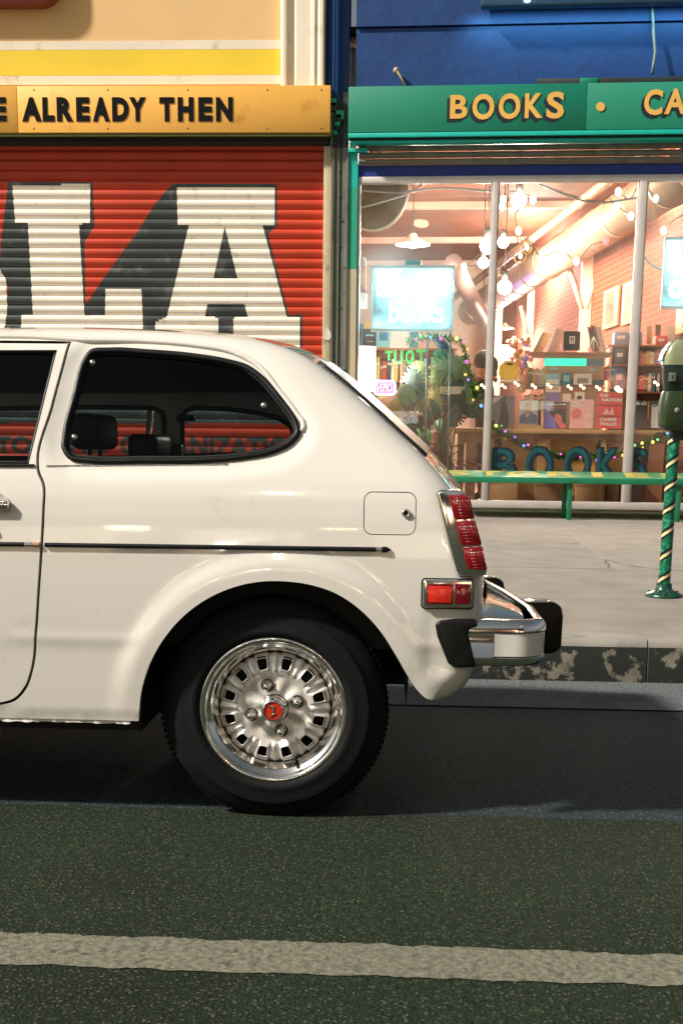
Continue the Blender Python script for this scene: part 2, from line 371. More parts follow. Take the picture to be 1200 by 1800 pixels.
# wandering hairline cracks
def crack(pts, w):
    q = [PP(*p) for p in pts]; path = []; rr = random.Random(5)
    for i in range(len(q) - 1):
        k = max(2, int((q[i + 1] - q[i]).length / .06))
        for t in range(k): p = q[i].lerp(q[i + 1], t / k); path.append(p + Vector((rr.uniform(-.012, .012), rr.uniform(-.03, .03), 0)))
    mb = MB(); n = len(path); vs = []
    for i, p in enumerate(path):
        t = (path[min(i + 1, n - 1)] - path[max(i - 1, 0)]).normalized(); o = Vector((-t.y, t.x, 0)) * w * rr.uniform(.3, 1); z = zpave(p.y) + .004
        vs += [(p.x + o.x, p.y + o.y, z), (p.x - o.x, p.y - o.y, z)]
    mb.add(vs, [(2 * i, 2 * i + 1, 2 * i + 3, 2 * i + 2) for i in range(n - 1)]); return mb
cm = crack([(1066, 986), (1100, 994), (1140, 1000), (1215, 1004)], .0055)
for pl in ([(1062, 984), (1070, 1002)], [(852, 953), (950, 960), (1030, 972)]):
    m2 = crack(pl, .004); cm.add(m2.v, m2.f)
build('crack', cm, m_dark, pt, fixn=False)

# ================================================================= THE CAR
m_paint = mat('cream_white_paint', (0.715, 0.68, 0.615), rough=0.16, var=0.03, vs_=1.2, coat=1.0, spec=0.45, rvar=0.15, bump=0.05, bs=5, bdist=0.02, dirt=(.60, .55, .47), dscale=7, dfac=.12)
m_black = mat('black_rubber', (0.005, 0.0055, 0.006), spec=.28, rough=0.42, var=0.2, vs_=30, rvar=.3)
m_tyre = mat('tyre_rubber', (0.0035, 0.0045, 0.005), spec=.22, rough=0.7, var=0.3, vs_=25, bump=0.15, bs=90, rvar=.2)
m_chrome = mat('chrome', (0.82, 0.80, 0.77), rough=0.10, metal=1.0, var=0.05, vs_=20, rvar=.5, bump=.03, bs=12, bdist=.01)
m_steel = mat('brushed_wheel_metal', (0.86, 0.82, 0.77), rough=0.40, metal=0.6, var=0.10, vs_=14, rvar=.35, bump=.06, bs=30)
m_inner = mat('dark_interior', (0.006, 0.007, 0.007), rough=0.8, var=.3, vs_=9)
m_trim = mat('grey_interior_trim', (0.62, 0.66, 0.68), rough=0.6, var=.1)
m_red = mat('red_lens', (0.22, 0.003, 0.007), rough=0.2, var=.1, vs_=30, coat=.6)
m_red2 = mat('bright_red_reflector', (0.66, 0.022, 0.010), rough=0.25, var=.05, coat=.5, emit=None)
m_redd = mat('dark_red_lens', (0.13, 0.004, 0.010), rough=0.12, var=.1, coat=.6)
g_car = glass('tinted_car_glass', (0.60, 0.66, 0.66), 0.4)
YCAR = 3.85
zt = np.array([.1,.2,.28,.36,.45,.55,.62,.70,.78,.84,.88,.93,1.0,1.1,1.2,1.3,1.4])
yt = np.array([3.125,3.114,3.108,3.104,3.101,3.099,3.099,3.101,3.107,3.116,3.127,3.146,3.174,3.216,3.262,3.315,3.38])
_z = np.linspace(0, 1.5, 601); _y = np.interp(_z, zt, yt); _k = np.exp(-np.linspace(-2.5, 2.5, 21) ** 2); _k /= _k.sum(); _y = np.convolve(np.pad(_y, 10, 'edge'), _k, 'valid')
def ybase(x, z):
    y = np.interp(z, _z, _y)
    xr, xe = .12, .40
    y = y + .085 * np.clip((np.asarray(x) - xr) / (xe - xr), 0, 2) ** 2.4
    y = y + .10 * np.clip((-2.35 - np.asarray(x)) / .5, 0, 2) ** 2.2
    return y
def carpt(px, py, inset=0.0):
    d = ray(px, py); Y = 3.12
    for _ in range(6): p = CP + d * (Y / d.y); Y = float(ybase(p.x, p.z)) + inset
    return (p.x, p.z)
WH = PY(480, 1249, 3.14); WX, WZ = WH.x, WH.z; WB = 2.2
def mm(pts, inset=0.0): return [carpt(x, y, inset) for x, y in pts]
INS = 0.062; RR = 0.075
sil_px = [(-1512, 1015), (-1500, 940), (-1480, 885), (-1430, 868), (-1200, 846), (-950, 826), (-815, 812), (-640, 712), (-500, 622), (-440, 598), (-350, 586), (-200, 580), (0, 578), (100, 577), (200, 579), (300, 583),
          (380, 588), (450, 597), (500, 610), (540, 628), (575, 652), (640, 706), (700, 761), (750, 808), (785, 848), (812, 886), (832, 935), (845, 985), (848, 1020), (846, 1060), (844, 1110), (840, 1150), (831, 1180), (815, 1205), (795, 1222)]
sil = cat_rom(mm(sil_px, INS), .012)
arch_px = [(765, 1231), (750, 1228), (737, 1217), (718, 1190), (695, 1150), (668, 1108), (632, 1070), (590, 1042), (545, 1027), (500, 1021), (455, 1022), (410, 1032), (365, 1052), (322, 1084), (288, 1124), (265, 1165), (250, 1210), (243, 1268)]
arch = cat_rom(mm(arch_px), .012)
bz = carpt(200, 1268)[1]
arch2 = [(x - WB, z) for x, z in arch[8:]]
front = [(arch2[0][0] + .02, bz)]
# bottom runs from the lobe to the arch, sill, front arch, front valance
outer = sil + arch + dens([arch[-1], (arch2[0][0] + .0, bz)], .02)[1:] 
fx = WX - WB
farch = [(fx + .335 * math.cos(a), WZ + .335 * math.sin(a)) for a in np.linspace(0, math.pi, 60)]
zb = max(bz, .23)
outer = sil + arch + dens([arch[-1], (farch[0][0], zb)], .02)[1:] + farch[1:] + dens([farch[-1], (sil[0][0] + .12, .24), (sil[0][0] + .02, .32), (sil[0][0], sil[0][1])], .02)[1:-1]
G = [(125, 599), (118, 625), (94, 715), (69, 815), (70, 826), (79, 850), (79, 900), (76, 960), (71, 1035), (66, 1110), (59, 1175), (47, 1210), (27, 1232), (0, 1240), (-60, 1243)]
Gm = cat_rom(mm(G), .012)
front_gap = mm([(-640, 1243), (-690, 1225), (-705, 1150), (-712, 960), (-708, 830), (-700, 812), (-560, 715), (-440, 622), (-400, 603), (-380, 600), (-100, 597)])
door_open = Gm + dens([Gm[-1], front_gap[0]], .03)[1:-1] + dens(front_gap, .02) + dens([front_gap[-1], Gm[0]], .02)[1:-1]
qw_px = [(158, 616), (146, 632), (128, 692), (110, 764), (109, 790), (124, 809), (150, 813), (260, 814), (360, 813), (430, 807), (480, 797), (514, 779), (527, 761), (522, 740), (497, 703), (462, 662), (436, 643), (400, 632), (340, 622), (260, 615), (190, 612)]
qwin = cat_rom(mm(qw_px), .012, closed=True)
dwin = cat_rom(mm([(101, 615), (76, 715), (51, 816)]), .012)[:-1] + dens(mm([(51, 816), (-650, 816), (-520, 715), (-385, 622), (-370, 616), (101, 615)]), .02)[:-1]
f0 = carpt(638, 940); f1 = carpt(732, 865)
fuel = rrect(f0[0], f0[1], f1[0], f1[1], .022)
zc = carpt(100, 1122)[1]
def disp(P):
    P = np.asarray(P, float); x, z = P[:, 0], P[:, 1]; y = ybase(x, z)
    d = dseg(P, sil); t = np.clip(1 - d / RR, 0, 1); y = y + INS * (1 - np.sqrt(np.clip(1 - t ** 2, 0, 1)))
    da = np.minimum(dseg(P, arch), np.abs(np.hypot(x - fx, z - WZ) - .335) + (z < zb) * 1)
    fl = 1 - ss(da, .030, .088)
    y = y - .011 * fl * ss(z, bz, bz + .25)
    low = ss(zc - z, -.006, .012)
    y = y + (.0025 * ss(zc - z, -.004, .035) - .0022 * np.exp(-((z - zc) / .008) ** 2)) * (1 - fl)
    y = y + .006 * (1 - ss(np.abs(z - carpt(100, 1252)[1] + .012), .006, .02)) * 0
    sl = ss(carpt(100, 1252)[1] - z, -.003, .004); y = y + .004 * sl * (x < .0)
    dw = dseg(P, qwin, True); ins = inpoly(P, qwin); y = y + .010 * (1 - ss(np.where(ins, 0, dw), .002, .05))
    # pocket in the rear corner where the bumper end goes in
    c = carpt(800, 1130); rr_ = np.maximum(np.abs(x - c[0]) / .085, np.abs(z - c[1]) / .085); y = y + .003 * (1 - ss(rr_, .75, 1.05))
    return y
def panel(name, outer, holes, parent, mats, lip=.02, flip=False, step=.014, no_lip=None, far=False, extra_rings=None):
    xs = [p[0] for p in outer]; zs = [p[1] for p in outer]; pts = []
    x = min(xs)
    cols = []
    while x < max(xs): cols.append(x); x += step if x > -1.0 else .03
    for i, x in enumerate(cols):
        s = step if x > -1.0 else .03
        for j, z in enumerate(np.arange(min(zs) + (s / 2 if i % 2 else 0), max(zs), s)): pts.append((x, z))
    P = np.array(pts); k = inpoly(P, outer)
    for h in holes: k &= ~inpoly(P, h)
    P = P[k]; k = dseg(P, outer, True) > step * .55
    for h in holes: k &= dseg(P, h, True) > step * .55
    P = P[k]
    if extra_rings is not None:
        S = np.array(sil); T = np.gradient(S, axis=0); N = np.stack([T[:, 1], -T[:, 0]], 1); N /= np.linalg.norm(N, axis=1)[:, None]
        P = P[dseg(P, sil) > RR]; add = []
        for q in (.0012, .004, .009, .016, .025, .036, .049, .062, .074):
            Q = S + N * q; kk = inpoly(Q, outer)
            for h in holes: kk &= ~inpoly(Q, h) & (dseg(Q, h, True) > .004)
            Q = Q[kk]; Q = Q[np.abs(dseg(Q, sil) - q) < 2e-4 + q * .02]; Q = Q[dseg(Q, [o for o in outer[len(sil):]], False) > .003] if len(outer) > len(sil) + 2 else Q
            add.append(Q)
        P = np.vstack([P] + add)
    V, F = cdt(outer, holes, P)
    Y = disp(V); 
    if far: Y = 2 * YCAR - Y
    v3 = [(V[i, 0], Y[i], V[i, 1]) for i in range(len(V))]
    mb = MB(); mb.add(v3, [tuple(f) for f in F], 0, True)
    # return edge: turn the rim inwards
    cnt = {}
    for t in F:
        for a, b in ((t[0], t[1]), (t[1], t[2]), (t[2], t[0])): cnt.setdefault((min(a, b), max(a, b)), []).append((a, b))
    s = -1 if far else 1; idx = {}
    rim = [e[0] for e in cnt.values() if len(e) == 1]
    if no_lip is not None and rim:
        mid = np.array([(V[a] + V[b]) / 2 for a, b in rim]); keep = dseg(mid, no_lip) > .003; rim = [r for r, kk in zip(rim, keep) if kk]
    base = len(mb.v); vs = []; fs = []
    for a, b in rim:
        for q in (a, b):
            if q not in idx: idx[q] = base + len(vs); vs.append((v3[q][0], v3[q][1] + s * lip, v3[q][2]))
        fs.append((a, b, idx[b], idx[a]))
    mb.v += [tuple(v) for v in vs]
    for f in fs: mb.f.append(list(f)); mb.m.append(0); mb.sm.append(False)
    return mb
car = thing('parked_car', (WX - 1.1, YCAR, 0), 'cream white two door hatchback parked at the kerb with chrome rear wheel', 'car')
body = panel('body', outer, [door_open, qwin, fuel], car, None, no_lip=sil, extra_rings=True)
# roof, hatch and rear: loft from this side to the far side
S = np.array(sil); Ye = disp(S); T = np.gradient(S, axis=0); Nn = np.stack([-T[:, 1], T[:, 0]], 1); Nn /= np.linalg.norm(Nn, axis=1)[:, None]
tv = [-1, -.99, -.97, -.94, -.88, -.8, -.68, -.5, -.25, 0, .25, .5, .68, .8, .88, .94, .97, .99, 1]
def loftpt(i, t, off=0):
    hw = YCAR - Ye[i]; cr = .030 * (1 - abs(t) ** 2.2) + off; z = S[i, 1] + Nn[i, 1] * cr; x = S[i, 0] + Nn[i, 0] * cr
    return (x, YCAR + t * hw, z)
def near_i(px, py): p = carpt(px, py, INS); return int(np.argmin(np.hypot(S[:, 0] - p[0], S[:, 1] - p[1])))
iW0, iW1 = near_i(-790, 800), near_i(-520, 635); iR0, iR1 = near_i(560, 640), near_i(742, 800)
def loft(i0, i1, ts, off=0):
    mb = MB(); nt_ = len(ts); vs = [loftpt(i, t, off) for i in range(i0, i1 + 1) for t in ts]
    return mb.add(vs, [(a * nt_ + b, a * nt_ + b + 1, (a + 1) * nt_ + b + 1, (a + 1) * nt_ + b) for a in range(i1 - i0) for b in range(nt_ - 1)], 0, True)
def addmb(a, b): return a.add(b.v, b.f, 0, True)
nS = len(S) - 1
wi = (-.9, .9)
side_a = [t for t in tv if t <= -.88]; side_b = [t for t in tv if t >= .88]; mid = [t for t in tv if -.881 <= t <= .881]
for a, b in ((0, iW0), (iW1, iR0), (iR1, nS)): addmb(body, loft(a, b, tv))
for a, b in ((iW0, iW1), (iR0, iR1)): addmb(body, loft(a, b, side_a)); addmb(body, loft(a, b, side_b))
fb = panel('body', outer, [door_open, qwin], car, None, no_lip=sil, extra_rings=True, far=True, step=.03)
addmb(body, fb)
build('body', body, m_paint, car, merge=.0006, smooth_angle=42)
build('windshield', loft(iW0, iW1, mid), g_car, car)
build('rear_window', loft(iR0, iR1, mid, .004), mat('dark_window', (0.01, 0.01, 0.012), rough=.35), car)
# rubber gasket standing proud around the rear window
pth = [loftpt(i, -.93, .001) for i in range(iR0, iR1 + 1, 2)] + [loftpt(iR1, t, -.003) for t in mid[1:-1]] + [loftpt(i, .93, .001) for i in range(iR1, iR0 - 1, -2)] + [loftpt(iR0, t, -.003) for t in mid[1:-1][::-1]]
mb = MB(); mb.tube(pth, .005, 8, closed=True); build('window_seal', mb, m_black, car)
# door
def shrink(loop, d):
    L = np.array(loop); T = np.roll(L, -1, 0) - np.roll(L, 1, 0); N = np.stack([T[:, 1], -T[:, 0]], 1); N /= np.maximum(np.linalg.norm(N, axis=1)[:, None], 1e-9)
    a = sum(L[i][0] * L[(i + 1) % len(L)][1] - L[(i + 1) % len(L)][0] * L[i][1] for i in range(len(L)))
    return [tuple(p) for p in (L + N * d * (-1 if a > 0 else 1))]
dpoly = shrink(door_open, .0075)
dm = panel('door', dpoly, [dwin], car, None)
door = build('door', dm, m_paint, car, smooth_angle=42)
dmf = panel('door', dpoly, [dwin], car, None, far=True, step=.03); build('door', dmf, m_paint, car, smooth_angle=42, label='far side door of the white hatchback')
def lid(poly, off, far=False, step=.03, thick=None):
    """smooth filler sheet following the body surface, pushed inwards by off"""
    P = []
    xs = [p[0] for p in poly]; zs = [p[1] for p in poly]
    for x in np.arange(min(xs), max(xs), step):
        for z in np.arange(min(zs), max(zs), step): P.append((x, z))
    P = np.array(P) if P else np.zeros((0, 2)); 
    if len(P): P = P[inpoly(P, poly)]; P = P[dseg(P, poly, True) > step * .4]
    V, F = cdt(poly, [], P); Y = ybase(V[:, 0], V[:, 1]) + off
    if far: Y = 2 * YCAR - Y
    return MB().add([(V[i, 0], Y[i], V[i, 1]) for i in range(len(V))], [tuple(f) for f in F], 0, True)
def on(x, z, off=0): return (x, float(disp([(x, z)])[0]) + off, z)
def onp(px, py, off=0): x, z = carpt(px, py); return on(x, z, off)
# fuel door
fm = panel('fuel_door', shrink(fuel, .0022), [], car, None, lip=.012); fd = build('fuel_door', fm, m_paint, car, smooth_angle=42)
c = onp(713, 902); Mx = Matrix.Translation(c) @ Matrix.Rotation(R(90), 4, 'X')
mb = MB(); mb.lathe([(.0001, .006), (.0055, .006), (.006, .004), (.0062, .0075), (.0085, .008), (.0105, .005), (.011, -.002)], Mx, 24); mb.m = [1 if i < 48 else 0 for i in range(len(mb.f))]
build('lock', mb, [m_chrome, m_black], fd)
# dark backing behind gaps
mb = MB(); mb.add(*(lambda q: (q.v, q.f))(lid([(p[0], p[1]) for p in shrink(fuel, -.02)], .016))); build('fuel_recess', mb, m_inner, car)
gap_back = cat_rom(mm([(x, y) for x, y in G]), .03)
mb = MB(); lft = [on(x - .02, z, .016) for x, z in gap_back]; rgt = [on(x + .02, z, .016) for x, z in gap_back]; n = len(lft)
mb.add(lft + rgt, [(i, i + 1, n + i + 1, n + i) for i in range(n - 1)])
tp = dens([(gap_back[0][0] + .02, gap_back[0][1]), (gap_back[0][0] - 1.0, gap_back[0][1] + .002)], .05)
a_ = [on(x, z + .02, .016) for x, z in tp]; b_ = [on(x, z - .02, .016) for x, z in tp]; n = len(a_); mb.add(a_ + b_, [(i, i + 1, n + i + 1, n + i) for i in range(n - 1)])
build('door_seal', mb, m_inner, car)
# glass and seals
def loop3(loop, off): Y = ybase(np.array(loop)[:, 0], np.array(loop)[:, 1]) + off; return [(p[0], float(y), p[1]) for p, y in zip(loop, Y)]
for far in (False, True):
    q = build('side_window', lid(qwin, .016, far), g_car, car)
    L3 = loop3(shrink(qwin, .006), .008)
    if far: L3 = [(x, 2 * YCAR - y, z) for x, y, z in L3]
    mb = MB(); mb.tube(L3, .0085, 8, closed=True); build('window_seal', mb, m_black, q)
    L3 = loop3(shrink(qwin, .013), .0135)
    if far: L3 = [(x, 2 * YCAR - y, z) for x, y, z in L3]
    mb = MB(); mb.tube(L3, .005, 6, closed=True); build('window_seal', mb, m_inner, q)
    build('door_window', lid(dwin, .014, far), g_car, car)
mb = MB(); mb.tube(loop3(shrink(dwin, .004), .012), .006, 6, closed=True); build('door_window_seal', mb, m_black, car)
for px, py in ((161, 637), (463, 713), (129, 769)):
    x, z = carpt(px, py); c = (x, float(ybase(x, z)) + .014, z)
    mb = MB(); mb.lathe([(.0001, .009), (.004, .0085), (.008, .006), (.0105, 0), (.0105, -.004)], Matrix.Translation(c) @ Matrix.Rotation(R(90), 4, 'X'), 20); build('window_latch', mb, m_chrome, car)
# raised drip moulding round the side window, ending in a hook
dr = cat_rom([onp(x, y, -.002) for x, y in [(-380, 593), (-100, 591), (60, 592), (140, 597), (250, 599), (340, 606), (410, 619), (450, 640), (488, 685), (520, 727), (533, 748), (529, 758)]], .015)
mb = MB(); mb.tube(dr, .006, 8, ry=.007); build('drip_moulding', mb, m_paint, car)
# body side rubbing strip and its clips
def strip(name, x0, x1, ya, yb, m, off=-.004, tip=False, par=car, h=None):
    cs = dens([(x0, ya), (x1, yb)], 12); P = [onp(x, y, off) for x, y in cs]
    rad = [h or .0065] * len(P)
    if tip: rad[-1] = .0008
    mb = MB(); mb.tube(P, rad, 8, ry=None); return build(name, mb, m, par, smooth_angle=50)
strip('rubbing_strip', 80, 661, 957.5, 965.5, m_black, h=.0058)
strip('strip_tip', 671, 687, 965.8, 966, m_black, tip=True, h=.0075)
strip('strip_clip', 661, 671, 965.6, 965.8, m_chrome, h=.0066)
strip('rubbing_strip', -700, 44, 949, 956.8, m_black, par=door, h=.0058); strip('strip_clip', 45, 58, 956.8, 957, m_chrome, par=door, h=.0062)
strip('strip_clip', 59, 71, 957, 957.3, mat('bronze_clip', (.35, .2, .1), rough=.4), par=door, h=.0062)
strip('belt_moulding', 82, 400, 819, 816.5, m_chrome, h=.0022, off=-.001); strip('belt_moulding', -640, 62, 817, 818, m_black, par=door, h=.0035)
# white tape strip under the sill
mb = MB(); rk = random.Random(2); P = []
xa, xb = carpt(-60, 1268)[0], carpt(228, 1268)[0]
for x in np.linspace(xa, xb, 40):
    y = float(disp([(x, bz + .004)])[0]); P.append((x, y + .004, bz + .004, y + .003 + rk.uniform(-.004, .004), bz - .008 + rk.uniform(-.0015, .0015)))
n = len(P); mb.add([(p[0], p[1], p[2]) for p in P] + [(p[0], p[3], p[4]) for p in P], [(i, i + 1, n + i + 1, n + i) for i in range(n - 1)], 0, True)
build('sill_strip', mb, mat('crinkled_tape', (.75, .73, .7), rough=.3, bump=.5, bs=60), car, fixn=False)
# door handle in its round recess, key lock
hc = onp(-8, 893)
mb = MB(); mb.lathe([(.0001, -.004), (.026, -.004), (.036, -.001), (.040, .0012)], Matrix.Translation(hc) @ Matrix.Rotation(R(90), 4, 'X'), 40); hb = build('handle_recess', mb, m_paint, door)
mb = MB(); p0 = onp(-90, 886, -.012); p1 = onp(19, 886, -.012); mb.box((p0[0], p0[1] - .008, p0[2] - .013), (p1[0], p0[1] + .012, p0[2] + .013)); build('door_handle', mb, m_chrome, door, bevel=.006)
kc = onp(-6, 939); mb = MB(); mb.lathe([(.0001, .004), (.008, .004), (.0105, 0)], Matrix.Translation(kc) @ Matrix.Rotation(R(90), 4, 'X'), 20); build('lock', mb, m_chrome, door)

# tail lamp
def slab3(poly_px, Yn, Yf, bev=.004, px_Y=None):
    poly = [PY(x, y, px_Y or Yn) for x, y in poly_px]; poly = [(p.x, p.z) for p in poly]
    mb = MB(); mb.prism(poly, lambda x, z: (x, Yn, z), lambda x, z: (x, Yf, z)); return mb
ty = float(disp([carpt(790, 940)])[0])
tl = build('tail_lamp', slab3([(770, 866), (776, 862), (808, 861), (816, 866), (824, 880), (856, 1000), (853, 1013), (810, 1014), (802, 1008), (768, 872)], ty - .010, ty + .20), m_chrome, car, bevel=.008, seg=3)
build('lamp_seal', slab3([(767, 869), (772, 863), (780, 861), (812, 1015), (808, 1015), (801, 1010)], ty - .006, ty + .1, px_Y=ty), m_black, tl, bevel=.003)
for k, q in enumerate(([(787, 870), (817, 870), (826, 876), (834, 912), (799, 914)], [(800, 917), (835, 915), (847, 958), (811, 960)], [(812, 963), (848, 961), (854, 1000), (852, 1003), (822, 1001)])):
    lp = slab3(q, ty - .017, ty + .19); build('lamp_lens', lp, m_red, tl, bevel=.004, seg=2)
    # prism ribs of the lens
    cx = sum(p[0] for p in q) / len(q); ry = min(p[1] for p in q); rb = MB()
    for j in range(7):
        yy = ry + 6 + j * 5.2; xl = cx - 12 + (yy - ry - 20) * .28
        if yy > ry + 38: break
        rb_p = [PY(xl + s_, yy, ty - .017) for s_ in (0, 26)]; rb.tube([p + Vector((0, .0004, 0)) for p in rb_p], .0012, 6)
    for j in range(6):
        xx = cx - 12 + j * 5; q1 = PY(xx - 4, ry + 6, ty - .017); q2 = PY(xx + 4, ry + 37, ty - .017); rb.tube([q1 + Vector((0, -.0003, 0)), q2 + Vector((0, -.0003, 0))], .0009, 6)
    o_ = build('lens_rib', rb, m_red, tl); o_['kind'] = 'stuff'
# side marker
my = float(disp([carpt(785, 1045)])[0])
def rr_px(x0, y0, x1, y1, Y, r): a = PY(x0, y1, Y); b = PY(x1, y0, Y); return rrect(a.x, a.z, b.x, b.z, r)
def slabr(x0, y0, x1, y1, Yn, Yf, r): mb = MB(); mb.prism(rr_px(x0, y0, x1, y1, Yn, r), lambda x, z: (x, Yn, z), lambda x, z: (x, Yf, z)); return mb
mk_ = build('side_marker', slabr(739, 1017.5, 833, 1070, my - .004, my + .03, .010), m_black, car, bevel=.002)
build('marker_bezel', slabr(742, 1020, 831, 1068, my - .012, my + .02, .008), m_chrome, mk_, bevel=.004, seg=3)
build('marker_lens', slabr(749, 1027, 796, 1062, my - .015, my, .002), m_redd, mk_, bevel=.0015)
build('marker_lens', slabr(798, 1027, 827, 1062, my - .0148, my, .002), m_redd, mk_, bevel=.0015)
build('marker_reflector', slabr(752, 1031, 794, 1059, my - .0165, my, .0015), m_red2, mk_, bevel=.001)

# rear bumper
ye = 3.105
bt = PY(900, 1090, 3.12).z; bb = PY(900, 1173, 3.12).z; bh = bt - bb; bzc = (bt + bb) / 2
xs0 = PY(822, 1130, 3.1).x; xs1 = PY(957, 1130, 3.2).x
cr_ = .085
path = [(xs0, ye)] + [(xs0 + (xs1 - cr_ - xs0) * k / 6, ye + .004 * (k / 6)) for k in range(1, 7)] + [(xs1 - cr_ + cr_ * math.sin(a), ye + cr_ + .004 - cr_ * math.cos(a)) for a in np.linspace(.12, math.pi / 2, 12)]
full = path + [(xs1 + .002, 3.42), (xs1 - .018, 3.62), (xs1 - .044, YCAR), (xs1 - .078, 4.1), (xs1 - .108, 4.32), (xs1 - .135, 4.46), (xs1 - .16, 4.54), (xs1 - .24, 4.585), (xs0, 4.6)]
prof = [(-.034, .010 + bh / 2 - .012), (-.024, bh / 2 - .0), (-.014, bh / 2 - .001), (-.006, bh / 2 - .006), (-.001, bh / 2 - .016), (0, bh / 2 - .03), (-.007, bh / 2 - .034), (-.007, -bh / 2 + .028), (-.001, -bh / 2 + .024), (-.003, -bh / 2 + .012), (-.012, -bh / 2 + .003), (-.03, -bh / 2), (-.055, -bh / 2 + .004)]
def sweep(path, prof, z0):
    n = len(prof); vs = []
    for i, p in enumerate(path):
        a = path[max(i - 1, 0)]; b = path[min(i + 1, len(path) - 1)]; t = Vector((b[0] - a[0], b[1] - a[1])).normalized(); nn = Vector((t.y, -t.x))
        vs += [(p[0] + nn.x * q[0], p[1] + nn.y * q[0], z0 + q[1]) for q in prof]
    return MB().add(vs, [(i * n + k, i * n + k + 1, (i + 1) * n + k + 1, (i + 1) * n + k) for i in range(len(path) - 1) for k in range(n - 1)], 0, True)
bmp = build('rear_bumper', sweep(full, prof, bzc), m_chrome, car, smooth_angle=60)
xi = PY(869, 1130, 3.1).x
ins_path = [(xi, ye)] + [p for p in full if p[0] > xi + .01][:-1]
pins = [(-.006, bh / 2 - .034), (-.003, bh / 2 - .034), (-.0028, -bh / 2 + .0285), (-.006, -bh / 2 + .0285)]
build('bumper_insert', sweep(ins_path, pins, bzc), m_paint, bmp, smooth_angle=40)
# black end cap
mb = slab3([(764, 1096), (772, 1090), (800, 1087), (836, 1089), (840, 1100), (826, 1104), (822, 1112), (836, 1172), (800, 1173), (787, 1166), (768, 1118)], ye - .012, ye + .10, px_Y=ye)
build('bumper_end_cap', mb, m_black, bmp, bevel=.010, seg=4)
for Yo, dxg in ((YCAR - .33, .008), (YCAR + .33, -.105)):
    a = PY(926, 1150, 3.49); b = PY(985, 1068, 3.49); ax, bx_ = a.x + dxg, b.x + dxg; b.z += .014
    poly = [(ax - .02, b.z - .004), (bx_ - .03, b.z), (bx_ - .006, b.z - .012), (bx_, b.z - .04), (bx_ - .001, a.z + .02), (bx_ - .02, a.z + .003), (ax - .02, a.z)]
    mb = MB(); mb.prism(poly, lambda x, z: (x, Yo - .032, z), lambda x, z: (x, Yo + .032, z)); ov = build('bumper_guard', mb, m_black, bmp, bevel=.009, seg=3)
    mb = MB(); mb.box((ax - .02, Yo - .025, b.z - .003), (bx_ - .035, Yo + .025, b.z + .004)); build('guard_plate', mb, m_chrome, ov, bevel=.003)
for s_ in (-1, 1):                                           # bumper stays
    mb = MB(); mb.box((.1, YCAR + s_ * .45 - .03, bzc - .03), (xs1 - .15, YCAR + s_ * .45 + .03, bzc + .03)); build('bumper_bracket', mb, m_black, bmp)
# painted shelf between body and bumper, with a black strip drawn as the shadow gap along the bar
inner_e = [(x - .048, y) for x, y in full if 3.20 < y < 4.46 and x > xs1 - .14]
shp = [(.06, 3.23), (inner_e[0][0] - .01, 3.19)] + inner_e + [(.06, 4.46)]
zsh = bt - .010
mb = MB(); mb.prism(shp, lambda x, y: (x, y, zsh - .05), lambda x, y: (x, y, zsh + .004 if x > .15 else zsh + .012)); hs_ = build('rear_shelf', mb, m_paint, car, bevel=.004)
mb = MB(); mb.tube([(x + .012, y, zsh - .006) for x, y in inner_e], .010, 8); build('shelf_gap_shade', mb, m_black, hs_)
for (px0, py0, px1, py1, Yn, Yf) in ((843, 1022, 856, 1061, 3.62, 3.78),):
    mb = slab3([(px0 - 14, py1), (px1 - 1, py1), (px1, py0 + 4), (px1 - 4, py0), (px0 - 14, py0)], Yn, Yf); build('plate_lamp', mb, m_black, car, bevel=.004)

